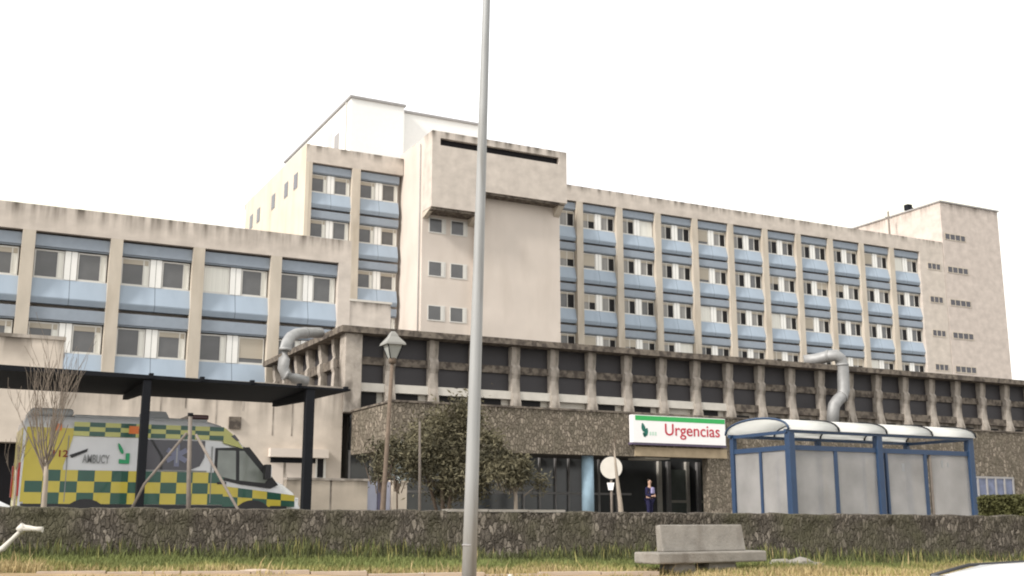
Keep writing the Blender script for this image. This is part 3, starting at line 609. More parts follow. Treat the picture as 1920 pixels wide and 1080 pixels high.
# chequered bands
def checks(name, x0, x1, z0, z1, nx, nz_, mats, par=0, zfun=0):
    m = MB(); dx = (x1 - x0) / nx; dz = (z1 - z0) / nz_
    for i in range(nx):
        for j in range(nz_):
            xa, xb = x0 + i * dx, x0 + (i + 1) * dx; za, zb = z0 + j * dz, z0 + (j + 1) * dz; fa, fb = 1 - zfun * i / nx, 1 - zfun * (i + 1) / nx
            yo = lambda x_: ns - .016 + (max(0, x_ - 5.42) * .10)
            Z_ = lambda z_, f_: AZ + z0 + (z_ - z0) * f_
            m.add([(AX + xa, yo(xa), Z_(za, fa)), (AX + xb, yo(xb), Z_(za, fb)), (AX + xb, yo(xb), Z_(zb, fb)), (AX + xa, yo(xa), Z_(zb, fa))], [(0, 1, 2, 3)], (i + j + par) % 2)
    m.add([(AX + x0, ns - .014, AZ + z0), (AX + x1, ns - .014, AZ + z0), (AX + x1, AY + .05, AZ + z0), (AX + x0, AY + .05, AZ + z0)], [(0, 1, 2, 3)], 0)
    return m.build(name, mats, b)
checks('chequered_band', .10, 4.3, .74, 1.46, 12, 3, [M['yellow'], M['green']], 0)
checks('chequered_band', 4.3, 6.0, .70, 1.16, 5, 2, [M['yellow'], M['green']], 1, .42)
checks('upper_band', 1.0, 4.25, 2.2, 2.5, 10, 3, [M['yellow2'], M['green']], 0)
side_poly('orange_lamp', [(2.15, 2.28), (2.36, 2.28), (2.36, 2.45), (2.15, 2.45)], M['orange'], .014)
side_poly('orange_lamp', [(.55, 2.3), (.75, 2.3), (.75, 2.45), (.55, 2.45)], M['orange'], .014)
side_poly('rear_window', [(2.42, 1.5), (3.5, 1.5), (3.74, 1.6), (3.84, 1.8), (3.84, 2.17), (2.42, 2.17)], M['dkglass'], .002)
m = MB(); cx, cz = 3.22, 1.83            # star of life: three crossed bars
for a in (90, 30, 150):
    d = Vector((math.cos(R(a)), math.sin(R(a)))); nrm = Vector((-d.y, d.x)); L_, w_ = .25, .055
    pts = [(cx + d.x * L_ * s1 + nrm.x * w_ * s2, cz + d.y * L_ * s1 + nrm.y * w_ * s2) for s1, s2 in ((-1, -1), (1, -1), (1, 1), (-1, 1))]
    m.prism([A(*p) for p in pts], 'y', ns - .024 - a * 1e-5, ns - .012)
m.build('star_emblem', M['lightblue'], b)
side_poly('star_staff', [(3.205, 1.66), (3.235, 1.66), (3.235, 2.0), (3.205, 2.0)], M['grey_paint'], .02)
side_poly('window_seam', [(2.62, 2.17), (2.67, 2.17), (2.92, 1.8), (2.92, 1.5), (2.87, 1.5), (2.87, 1.78)], M['plastic'], .008)
cw = side_poly('cab_window', [(4.08, 1.34), (4.08, 2.02), (4.86, 2.06), (5.05, 1.84), (5.58, 1.2), (5.4, 1.12), (4.7, 1.2)], M['plastic'], .0)
side_poly('pane', [(4.14, 1.39), (4.14, 1.97), (4.55, 1.97), (4.58, 1.30)], M['carglass'], .008, cw)
side_poly('pane', [(4.66, 1.29), (4.63, 1.97), (4.74, 1.97), (5.32, 1.33), (5.26, 1.24)], M['carglass'], .008, cw)
side_poly('door_seam', [(4.0, .78), (4.02, .78), (4.02, 2.05), (4.0, 2.05)], M['greytext'], .009)
side_poly('door_handle', [(4.15, 1.20), (4.36, 1.20), (4.36, 1.25), (4.15, 1.25)], M['plastic'], .02)
og = ORG[b.name]
def atext(s, size, x, z, m_, wd, off=.022, nm='lettering'):
    return front_text(s, size, nm, m_, b, Vector((AX + x, ns - off, AZ + z)) - og, wd, .003)
atext('AMBUCY', .26, 1.22, 1.62, M['greytext'], .56)
atext('112', .2, .62, 1.74, mat('dark_red_lettering', (.2, .03, .02), .5), .3)
m = MB(); m.prism([A(*p) for p in ((.95, 1.78), (1.25, 1.90), (1.32, 1.93), (1.30, 1.86), (1.0, 1.72))], 'y', ns - .02, ns); m.build('swoosh', M['plastic'], b)
m = MB(); m.prism([A(*p) for p in leaf(2.0, 1.95, R(115), .13, .035)], 'y', ns - .02, ns); m.prism([A(*p) for p in ((1.98, 1.62), (2.2, 1.62), (2.2, 1.85), (2.12, 1.85), (2.12, 1.7), (1.98, 1.72))], 'y', ns - .02, ns); m.build('emblem', M['emblem'], b)
side_poly('cap_band', [(4.25, 2.14), (4.72, 2.02), (4.66, 2.1), (4.45, 2.35), (4.25, 2.5)], M['yellow2'], .002)
side_poly('cap_window', [(4.42, 2.30), (4.5, 2.34), (4.62, 2.2), (4.56, 2.19)], M['dkglass'], .012)
# windscreen, bonnet lamps, roof kit
ws = MB().add([(AX + 4.80, yc - .74, AZ + 2.09), (AX + 4.80, yc + .74, AZ + 2.09), (AX + 5.42, yc + .82, AZ + 1.35), (AX + 5.42, yc - .82, AZ + 1.35), (AX + 4.78, yc - .74, AZ + 2.03), (AX + 4.78, yc + .74, AZ + 2.03), (AX + 5.38, yc + .82, AZ + 1.3), (AX + 5.38, yc - .82, AZ + 1.3)],
              [(0, 1, 2, 3), (4, 7, 6, 5), (0, 4, 5, 1), (1, 5, 6, 2), (2, 6, 7, 3), (3, 7, 4, 0)]); ws.build('windscreen', M['dkglass'], b)
for sy in (-1, 1): MB().box(AX + 5.98, AX + 6.15, yc + sy * .62 - .17, yc + sy * .62 + .17, AZ + .72, AZ + .92).build('headlight', M['lens'], b, bevel=.03)
MB().box(AX + 5.9, AX + 6.22, yc - .92, yc + .92, AZ + .38, AZ + .62).build('front_bumper', M['plastic'], b, bevel=.05)
MB().box(AX - .1, AX + .1, yc - .95, yc + .95, AZ + .38, AZ + .58).build('rear_bumper', M['plastic'], b, bevel=.03)
for wx in (1.35, 5.0): side_poly('wheel_arch', [(wx - .46, .45)] + [(wx + .46 * math.cos(math.pi * (1 - k / 12)), .45 + .40 * math.sin(math.pi * k / 12)) for k in range(13)], M['plastic'], .012)
side_poly('sliding_rail', [(2.45, 1.475), (3.9, 1.475), (3.9, 1.50), (2.45, 1.50)], M['greytext'], .012)
for sxx in (.9, 2.4): side_poly('body_seam', [(sxx, .78), (sxx + .018, .78), (sxx + .018, 2.2), (sxx, 2.2)], M['greytext'], .009)
side_poly('side_skirt', [(.05, .44), (5.8, .44), (5.8, .72), (.05, .74)], M['plastic'], -.002)
for sy in (-1, 1):
    tl = MB().box(AX - .05, AX + .03, yc + sy * .88 - .08, yc + sy * .88 + .08, AZ + .9, AZ + 1.6).build('tail_light', M['red'], b)
    wheel(b, AX + 1.35, yc + sy * .86, .36, .22, AZ, sy); wheel(b, AX + 5.0, yc + sy * .86, .36, .22, AZ, sy)
MB().box(AX - .02, AX, yc - .85, yc - .02, AZ + .6, AZ + 2.35).box(AX - .02, AX, yc + .02, yc + .85, AZ + .6, AZ + 2.35).build('rear_door', M['yellow'], b)
MB().box(AX + .12, AX + 1.0, yc - .8, yc + .8, AZ + 2.63, AZ + 2.80).build('roof_fairing', M['grey_paint'], b, bevel=.07)
MB().box(AX + 1.0, AX + 3.9, yc - .86, yc + .86, AZ + 2.60, AZ + 2.675).build('roof_panel', M['grey_paint'], b, bevel=.03)
MB().prism([(AX + 2.55, AZ + 2.66), (AX + 2.55, AZ + 2.84), (AX + 3.0, AZ + 2.84), (AX + 3.1, AZ + 2.66)], 'y', yc - .6, yc + .3).build('air_conditioner', M['grey_paint'], b)
MB().box(AX + 3.5, AX + 3.95, yc - .75, yc + .75, AZ + 2.68, AZ + 2.79).build('light_bar', mat('dark_red_bar', (.06, .015, .015), .3, .5), b, bevel=.03)
m = MB(); m.tube([(AX + 5.3, AY + .02, AZ + 1.45), (AX + 5.34, AY - .16, AZ + 1.5)], .03, 6); m.box(AX + 5.18, AX + 5.32, AY - .32, AY - .12, AZ + 1.32, AZ + 1.66); m.build('wing_mirror', M['plastic'], b, bevel=.03)
MB().box(AX + 5.30, AX + 5.335, AY - .30, AY - .14, AZ + 1.36, AZ + 1.62).build('mirror_shell', M['white_paint'], b)

def make_car(x, y, z, rz, label, group=None):
    t = thing('parked_car', (0, 0, 0), label, 'car', group)
    st = [(0.0, .42, .72, .78, .66, .62), (.10, .30, .92, .83, .74, .8), (.35, .25, 1.10, .86, .66, .92), (.62, .23, 1.36, .87, .60, .95), (.95, .23, 1.43, .87, .60, .95), (1.7, .23, 1.465, .87, .61, .94), (2.2, .23, 1.43, .87, .60, .93),
          (2.55, .23, 1.30, .87, .62, .92), (3.0, .23, 1.03, .86, .70, .9), (3.25, .23, .95, .85, .72, .86), (3.75, .25, .86, .82, .68, .76), (4.02, .3, .74, .76, .6, .62), (4.12, .4, .62, .66, .5, .55)]
    bm_ = MB(); bm_.loft([vsec(*a, 0, .14) for a in st]); bm_.build('body', M['white_paint'], t)
    for s in (-1, 1):
        yy = lambda xx, zz: s * (.875 - (zz - .95) * .52 if zz > .95 else .875)
        def win(poly):
            m = MB(); vs_ = [(px_, yy(px_, pz_) , pz_) for px_, pz_ in poly] + [(px_, yy(px_, pz_) - s * .05, pz_) for px_, pz_ in poly]; n_ = len(poly)
            m.add(vs_, [tuple(range(n_)), tuple(range(2 * n_ - 1, n_ - 1, -1))] + [(i, (i + 1) % n_, n_ + (i + 1) % n_, n_ + i) for i in range(n_)]); m.build('side_window', M['dkglass'], t)
        win([(.55, .98), (1.45, .97), (1.45, 1.33), (.85, 1.33), (.68, 1.26)]); win([(1.52, .97), (2.72, .97), (2.3, 1.30), (2.15, 1.33), (1.52, 1.33)])
        MB().tube([(.66, s * .575, 1.36), (.95, s * .575, 1.425), (1.7, s * .585, 1.452), (2.2, s * .575, 1.425)], .012, 6).build('roof_strip', M['plastic'], t)
        wheel(t, .75, s * .76, .31, .2, 0, s); wheel(t, 3.3, s * .76, .31, .2, 0, s)
        MB().box(4.0, 4.1, s * .52 - .14, s * .52 + .14, .58, .72).build('headlight', M['lens'], t); MB().box(.02, .12, s * .66 - .1, s * .66 + .1, .78, .98).build('tail_light', M['red'], t)
        MB().box(2.62, 2.78, s * .97 - .09, s * .97 + .09, .94, 1.06).build('wing_mirror', M['white_paint'], t, bevel=.03)
    MB().add([(2.28, -.54, 1.40), (2.28, .54, 1.40), (2.98, .66, 1.06), (2.98, -.66, 1.06), (2.25, -.5, 1.36), (2.25, .5, 1.36), (2.93, .6, 1.0), (2.93, -.6, 1.0)], [(0, 1, 2, 3), (4, 7, 6, 5), (0, 4, 5, 1), (1, 5, 6, 2), (2, 6, 7, 3), (3, 7, 4, 0)]).build('windscreen', M['dkglass'], t)
    MB().add([(.34, -.56, 1.13), (.34, .56, 1.13), (.62, .5, 1.37), (.62, -.5, 1.37), (.4, -.5, 1.08), (.4, .5, 1.08), (.68, .46, 1.32), (.68, -.46, 1.32)], [(0, 1, 2, 3), (4, 7, 6, 5), (0, 4, 5, 1), (1, 5, 6, 2), (2, 6, 7, 3), (3, 7, 4, 0)]).build('rear_window', M['dkglass'], t)
    t.location = (x, y, z); t.rotation_euler.z = rz; return t
wang = math.atan2(WD.y, WD.x)
p = atD(1742, 1070, 7.3)
make_car(p.x - .5, p.y - .15, -.02, wang - R(2), 'white hatchback on the street, only its roof in view at bottom right', 'white parked cars')
p = atY(26, 866, 31)
make_car(p.x - 4.05, 31, 1.3, 0, 'white car parked beyond the tail of the ambulance, at the left edge', 'white parked cars')

# ------------------------------------------------------------------ blue glass shelter
b = thing('glass_shelter', (24, 24.6, 1.3), 'blue steel shelter with frosted panes and a white vaulted roof', 'shelter')
sx0, sx1, sy0, sy1 = 20.45, 27.25, 23.5, 25.9; sg, se, sr = 1.3, 4.0, 3.62
def post(x, y, h, r=.09): MB().box(x - r, x + r, y - r, y + r, sg, h).build('post', M['shblue'], b, bevel=.015)
sxm = (sx0 + sx1) / 2
for x in (sx0, 23.62, sx1): post(x, sy0, se, .10); post(x, sy1, se, .075)
m = MB()
for y in (sy0, sy1): m.box(sx0 + .1, sx1 - .1, y - .045, y + .045, sr - .08, sr + .05); m.box(sx0 - .15, sx1 + .15, y - .05, y + .05, se, se + .09); m.box(sx0 + .1, sx1 - .1, y - .04, y + .04, sg + .1, sg + .18)
for x in (sx0, sx1): m.box(x - .045, x + .045, sy0 + .1, sy1 - .075, sr - .08, sr + .05); m.box(x - .035, x + .035, sy0 + .05, sy1 - .05, se - .02, se + .07)
m.build('rail', M['shblue'], b)
for x in (22.02, 25.4): MB().box(x - .055, x + .055, sy0 - .04, sy0 + .04, sg, sr - .08).build('mullion', M['shblue'], b); MB().box(x - .04, x + .04, sy1 - .04, sy1 + .04, sg, sr - .08).build('mullion', M['shblue'], b)
MB().box(23.86, 23.94, sy0 - .04, sy0 + .04, sg, sr - .08).build('mullion', M['shblue'], b)
MB().box(25.58, 25.64, sy0 - .03, sy0 + .03, sg, sr - .08).build('mullion', M['stake'], b)
for x in (sx0,): MB().box(x - .04, x + .04, sy0 + 1.15, sy0 + 1.25, sg, sr - .08).build('mullion', M['shblue'], b)
for a, c in ((sx0 + .1, 21.96), (22.08, 23.52), (23.95, 25.34), (25.65, sx1 - .1)):
    MB().box(a, c, sy0 - .008, sy0 + .008, sg + .18, sr - .08).build('pane', M['shglass'], b); MB().box(a, c, sy1 - .008, sy1 + .008, sg + .18, sr - .08).build('pane', M['shglass'], b)
for a, c in ((sy0 + .1, sy0 + 1.15), (sy0 + 1.25, sy1 - .08)): MB().box(sx0 - .008, sx0 + .008, a, c, sg + .18, sr - .08).build('pane', M['shglass'], b)
for px, py, h, w_ in ((1694, 876, .22, .05), (1767, 870, .2, .035), (1778, 872, .13, .03)):
    p = atY(px, py, sy0 - .02); MB().box(p.x - w_, p.x + w_, sy0 - .014, sy0 - .009, p.z - h / 2, p.z + h / 2).build('sticker_mark', M['greytext'], b)
def arch(k): t = math.pi * (k / 14); return (sy0 + sy1) / 2 - math.cos(t) * (sy1 - sy0 + .3) / 2, se + .08 + math.sin(t) ** .85 * .37
for a, c in [(sx0 - .15 + (sx1 - sx0 + .3) * i / 4, sx0 - .15 + (sx1 - sx0 + .3) * (i + 1) / 4) for i in range(4)]:
    rings = []
    for k in range(15): y, z = arch(k); rings.append((y, z))
    m = MB(); vs = []
    for y, z in rings: vs += [(a + .02, y, z), (c - .02, y, z)]
    o = len(vs); vs += [(x, y, z - .012) for x, y, z in vs]
    fs = [(2 * k, 2 * k + 1, 2 * k + 3, 2 * k + 2) for k in range(14)] + [(o + 2 * k, o + 2 * k + 2, o + 2 * k + 3, o + 2 * k + 1) for k in range(14)]
    fs += [(2 * k, 2 * k + 2, o + 2 * k + 2, o + 2 * k) for k in range(14)] + [(2 * k + 1, o + 2 * k + 1, o + 2 * k + 3, 2 * k + 3) for k in range(14)]
    m.add(vs, fs, 0, True); m.build('roof_panel', M['shroof'], b)
for i in range(5):
    x = sx0 - .15 + (sx1 - sx0 + .3) * i / 4
    MB().tube([(x, *arch(k)) for k in range(15)], .032, 6).build('roof_rib', M['gunmetal'] if i not in (0,) else M['shblue'], b)

# ------------------------------------------------------------------ rubble garden wall
m = MB(); t0, t1 = -9, 36; nx = int((t1 - t0) / .09); rows = 13
front = []
for i in range(nx + 1):
    t = t0 + (t1 - t0) * i / nx; x, y = wl(t, 0); zt = wall_top(t) + .035 * noise.noise((t * 2.1, 0, 5)) + .02 * noise.noise((t * 7, 0, 9)); z0 = .3
    col = []
    for j in range(rows + 1):
        z = z0 + (zt - z0) * j / rows
        off = .035 * noise.noise((t * 3.2, z * 3.6, 1)) + .045 * noise.noise((t * 9, z * 6, 2)) - (.04 if j == rows else 0)
        px_, py_ = wl(t, -.02 + off - .0); col.append((px_, py_, z))
    px_, py_ = wl(t, .2); col.append((px_, py_, zt + .02)); px_, py_ = wl(t, .40); col.append((px_, py_, zt - .01)); px_, py_ = wl(t, .42); col.append((px_, py_, z0))
    front.append(col)
k = len(front[0])
m.add([p for c in front for p in c], [(i * k + j, (i + 1) * k + j, (i + 1) * k + j + 1, i * k + j + 1) for i in range(nx) for j in range(k - 1)], 0, True)
wb = m.build('rubble_wall', M['wallstone'], origin=(*wl(9, 0), .8)); tag(wb, 'dark mossy rubble stone wall running along the back of the grass strip', 'wall')
m = MB()
def t_at(px):
    d_, F_ = _ray(px, 970); dd_ = Vector((d_.x, d_.y)); k_ = WA.dot(WN) / dd_.dot(WN); return (dd_ * k_ - WA).dot(WD)
tq = [t_at(838), t_at(915), t_at(990), t_at(1058)]
for tt0, tt1 in ((tq[0], tq[1] - .02), (tq[1], tq[2] - .02), (tq[2], tq[3])):
    q = [wl(tt0, -.06), wl(tt1, -.06), wl(tt1, .44), wl(tt0, .44)]; zz = wall_top((tt0 + tt1) / 2)
    m.add([(*a, zz + .0) for a in q] + [(*a, zz + .045) for a in q], [(0, 3, 2, 1), (4, 5, 6, 7), (0, 1, 5, 4), (1, 2, 6, 5), (2, 3, 7, 6), (3, 0, 4, 7)])
m.build('coping_slab', M['bench'], wb)
# kerb between grass and verge: one row of edging stones
kt = thing('edging_kerb', (*wl(5, -3.0), 1.0), 'low pale kerb edging between the grass strip and the dry verge', 'kerb')
m = MB()
t = 1.0
while t < 9.0:
    L_ = random.uniform(.8, 1.05); q = [wl(t, -3.12), wl(t + L_ - .02, -3.12), wl(t + L_ - .02, -2.94), wl(t, -2.94)]; zz = gz(*wl(t, -3.0)) + .03 + random.uniform(-.015, .015)
    m.add([(*a, zz - .25) for a in q] + [(*a, zz) for a in q], [(0, 3, 2, 1), (4, 5, 6, 7), (0, 1, 5, 4), (1, 2, 6, 5), (2, 3, 7, 6), (3, 0, 4, 7)]); t += L_
m.build('kerb_stone', M['kerb'], kt)

# ------------------------------------------------------------------ grass
def grass():
    m = MB(); rg = random.Random(11)
    def blade(x, y, h, mi, lean=.5):
        z = gz(x, y); a = rg.uniform(0, 6.28); w_ = rg.uniform(.005, .011) * (1 + h); dx, dy = math.cos(a), math.sin(a); l_ = rg.uniform(.05, lean) * h; b_ = rg.uniform(0, 6.28)
        lx, ly = math.cos(b_) * l_, math.sin(b_) * l_
        o = len(m.v); m.v += [(x - dx * w_, y - dy * w_, z - .02), (x + dx * w_, y + dy * w_, z - .02), (x + lx * .4 + dx * w_ * .7, y + ly * .4 + dy * w_ * .7, z + h * .6), (x + lx * .4 - dx * w_ * .7, y + ly * .4 - dy * w_ * .7, z + h * .6), (x + lx, y + ly, z + h)]
        m.f += [(o, o + 1, o + 2, o + 3), (o + 3, o + 2, o + 4)]; m.mi += [mi, mi]; m.sm += [False, False]
    for i in range(80000):
        t = rg.uniform(-4, 27); d = -3.0 * rg.random() ** .9 - .02
        x, y = wl(t, d); pn = noise.noise((x * .5, y * .5, 7)) + .5 * noise.noise((x * 1.7, y * 1.7, 3))
        near = (-d) / 3.0                       # 1 at the kerb, 0 at the wall
        dryness = (near - .62) * 1.5 + .42 * pn + (.35 if t > 14 else .22 if t < 1 else 0) - .22
        r_ = rg.random() * .4
        mi = 3 if near < .22 + .1 * pn and rg.random() < .75 else 0 if dryness + r_ < .12 else 1 if dryness + r_ < .5 else 2
        h = rg.uniform(.035, .11) * (1 + .7 * max(0, pn))
        if near < .2: h *= rg.uniform(1.0, 2.0)
        if mi == 2 and rg.random() < .03: h *= 2.0
        blade(x, y, h, mi, .7)
    for i in range(9000):                         # dark weeds climbing the foot of the wall
        t = rg.uniform(-4, 27); pn = noise.noise((t * .55, 0, 40)) + .5 * noise.noise((t * 2, 0, 41))
        if pn < rg.uniform(-.5, .45): continue
        x, y = wl(t, -.06 - .35 * rg.random() ** 2); blade(x, y, rg.uniform(.08, .34) * (1 + .5 * pn), rg.choice([3, 3, 3, 0, 1]), .35)
    for i in range(260):                          # taller dry stems, mostly right of the bench and along the wall
        t = rg.choice([rg.uniform(12, 23), rg.uniform(12, 23), rg.uniform(-3, 25)]); x, y = wl(t, rg.uniform(-1.6, -.1)); blade(x, y, rg.uniform(.12, .34), rg.choice([2, 1, 1, 3]), .3)
    for i in range(26000):                         # dry verge in front of the kerb, denser to the right
        t = rg.uniform(-4, 24); d = rg.uniform(-5.4, -3.1); x, y = wl(t, d)
        if t < 10 and noise.noise((x * .9, y * .9, 21)) < .1: continue
        blade(x, y, rg.uniform(.02, .09) * (1.3 if t > 10 else 1), rg.choice([2, 2, 2, 1]), .8)
    return m.build('grass', [M['g1'], M['g2'], M['g3'], M['g4']])
tag(grass(), 'patchy green and straw coloured grass below the rubble wall', 'grass', kind='stuff')

# ------------------------------------------------------------------ bench
bp = atD(1235, 1040, 17.5); bz = gz(10.9, 15.0)
b = thing('concrete_bench', (bp.x, bp.y, bz), 'weathered grey concrete bench with a slab back, on the grass strip', 'bench'); b.rotation_euler.z = R(6)
def bb(mb, name, **k): return mb.build(name, M['bench'], b, origin=(0, 0, 0), **k)
so = 1.21 - bz
bb(MB().prism([(0, 0), (2.32, .02), (2.36, .5), (2.3, .6), (.02, .62), (-.02, .3)], 'z', so - .17, so), 'seat', bevel=.025)
bb(MB().prism([(.24, so), (.40, so), (.42, so + .40), (.32, so + .42)], 'x', .30, 2.08), 'backrest', bevel=.02)
bb(MB().prism([(.35, -.15), (.98, -.15), (.85, so - .15), (.45, so - .15)], 'y', .15, .5), 'leg', bevel=.02)
bb(MB().prism([(1.1, -.15), (1.8, -.15), (1.75, so - .15), (1.18, so - .15)], 'y', .15, .5), 'leg', bevel=.02)

# ------------------------------------------------------------------ lamp column, lantern, round sign
pb = atD(879, 1095, 15); zb = gz(pb.x, pb.y); tb = Vector((6.53, 13.51, 9.06)); dirv = (tb - pb).normalized()
p0 = pb + dirv * ((zb - .3 - pb.z) / dirv.z); p1 = pb + dirv * ((10.2 - pb.z) / dirv.z)
b = thing('lamp_column', (p0.x, p0.y, zb), 'tall tapered grey steel lamp column leaning slightly, in front of the grass', 'lamp post')
MB().tube([p0 + dirv * (10.5 * k / 6) for k in range(7)], [.099 - .0085 * k * 10.5 / 6 * .62 for k in range(7)], 20).build('shaft', M['pole'], b)
q = atD(880, 1022, 15); MB().tube([q - dirv * .01, q + dirv * .01], .0965, 20).build('seam_band', M['coping'], b)
e = p1 + Vector((.2, -1.2, .25)); MB().tube([p1 - dirv * .3, p1, p1 + Vector((.1, -.6, .18)), e], .04, 8).build('arm', M['pole'], b)
MB().box(e.x - .13, e.x + .13, e.y - .55, e.y + .05, e.z - .08, e.z + .06).build('luminaire', M['pole'], b, bevel=.04)
a0 = atD(716, 985, 22); a1 = atD(736, 672, 22)
b = thing('lantern_post', (a0.x, a0.y, 1.3), 'leaning old style street lantern on a dark iron post', 'street lamp')
dv_ = (a1 - a0).normalized()
MB().tube([a0 - dv_ * .6, a0, a0 + (a1 - a0) * .3, a1], [.07, .06, .045, .035], 10).build('post', M['bark_dk'], b)
MB().tube([a1 - dv_ * .1, a1 + dv_ * .02], .075, 10).build('collar', M['bark_dk'], b)
def sq(c, r, z): return [(c.x + sx_ * r, c.y + sy_ * r, c.z + z) for sx_, sy_ in ((-1, -1), (1, -1), (1, 1), (-1, 1))]
MB().loft([sq(a1, .07, .0), sq(a1, .15, .26)], smooth=False).build('lamp_glass', M['lamp'], b)
MB().loft([sq(a1, .205, .26), sq(a1, .195, .30), sq(a1, .09, .43), sq(a1, .07, .48), sq(a1, .03, .54)], smooth=False).build('lamp_roof', mat('lantern_roof', (.24, .235, .22), .6), b)
m = MB()
for i in range(4):
    u = Vector(sq(a1, .072, .0)[i]); v = Vector(sq(a1, .155, .26)[i]); m.tube([u, v], .012, 5)
m.build('lamp_frame', M['gunmetal'], b)
c = atD(1146, 877, 31); gzz = gz(c.x, c.y)
b = thing('round_sign', (c.x, c.y, gzz), 'round white road sign seen from its back, right of the blue pillar', 'sign')
hd = Vector((_s, _c, 0)); rt = Vector((_c, -_s, 0))
def disc(r, y0, y1, nm, m_, cc=c, nn=32):
    MB().loft([[tuple(cc + rt * r * math.cos(2 * math.pi * k / nn) + Vector((0, 0, 1)) * r * math.sin(2 * math.pi * k / nn) + hd * yy) for k in range(nn)] for yy in (y0, y1)], smooth=False).build(nm, m_, b)
disc(.30, -.012, .012, 'plate', M['sill']); disc(.325, .0, .03, 'rim', M['gunmetal'])
MB().tube([(c.x + hd.x * .05, c.y + hd.y * .05, gzz), (c.x + hd.x * .05, c.y + hd.y * .05, c.z + .3)], .035, 8).build('post', M['stake'], b)
c2 = atD(1145, 912, 31); MB().loft([[tuple(c2 + rt * a * .1 + Vector((0, 0, 1)) * z_ * .1 + hd * y_) for a, z_ in ((-1, 1), (1, 1), (.6, -1), (-.6, -1))] for y_ in (-.01, .01)], smooth=False).build('small_plate', M['signwhite'], b)

# ------------------------------------------------------------------ trees and plants
def grow(mb, p, d, ln, r, lvl, rg, spread, up, kids, n=5):
    pts = [p]; rad = [max(r, .0045)]; q = p.copy(); dd = d.copy()
    for k in range(4):
        dd = (dd + Vector((rg.uniform(-1, 1), rg.uniform(-1, 1), rg.uniform(-.3, 1))) * .10 + Vector((0, 0, up))).normalized()
        q = q + dd * ln / 4; pts.append(q.copy()); rad.append(max(.004, r * (1 - .15 * (k + 1))))
    mb.tube(pts, rad, n, cap=False)
    if lvl <= 0: return
    for i in range(kids):
        k = rg.choice([1, 2, 3, 3, 4]); a = rg.uniform(0, 6.28); sd = Vector((math.cos(a), math.sin(a), .0)) * spread
        grow(mb, pts[k], (dd + sd).normalized(), ln * rg.uniform(.55, .9), rad[k] * .62, lvl - 1, rg, spread * .9, up, kids, max(3, n - 1))
def bare_tree(px0, py0, px1, py1, dep, seed, label, h_crown, r0, limbs, name='bare_tree', group='bare trees behind the wall', lvl=3, kids=2):
    rg = random.Random(seed); a = atD(px0, py0, dep); c = atD(px1, py1, dep); a0_ = a + (a - c).normalized() * .7
    t = thing(name, (a0_.x, a0_.y, 1.3), label, 'tree', group)
    MB().tube([a0_, a, a + (c - a) * .5 + Vector((.01, 0, 0)), c], [r0 * 1.15, r0, r0 * .85, r0 * .75], 9).build('trunk', M['bark'], t)
    m = MB()
    for i in range(limbs):
        an = 2 * math.pi * i / limbs + rg.uniform(-.3, .3); s_ = rg.uniform(.18, .66)
        grow(m, c - Vector((0, 0, rg.uniform(0, .35))), Vector((math.cos(an) * s_, math.sin(an) * s_, 1)).normalized(), h_crown * rg.uniform(.4, .62), r0 * .34, lvl, rg, .42, .09, kids)
    m.build('branches', M['twig'], t); return t
bare_tree(82, 950, 87, 862, 21, 4, 'leafless young tree with a vase of thin branches, before the ambulance tail', 2.2, .052, 15)
bare_tree(26, 950, 30, 880, 21.5, 9, 'thin leafless sapling left of the vase shaped bare tree, at the photo edge', .75, .025, 3, kids=2)
q = [atD(1166, 985, 28), atD(1163, 945, 28), atD(1158, 905, 28), atD(1154, 870, 28), atD(1151, 830, 28)]
b = thing('bare_sapling', (q[0].x, q[0].y, 1.3), 'single leaning bare trunk crossing the round white sign', 'tree', 'bare trees behind the wall')
MB().tube([q[0] + Vector((0, 0, -.4))] + q, [.085, .075, .06, .045, .032, .012], 8).build('trunk', M['bark'], b)
m = MB(); rg = random.Random(5)
for i in range(5): grow(m, q[3] + (q[4] - q[3]) * rg.random(), Vector((rg.uniform(-.4, .4), rg.uniform(-.4, .4), 1)).normalized(), .35, .009, 0, rg, .3, .1, 0, 4)
m.build('twigs', M['bark_dk'], b)

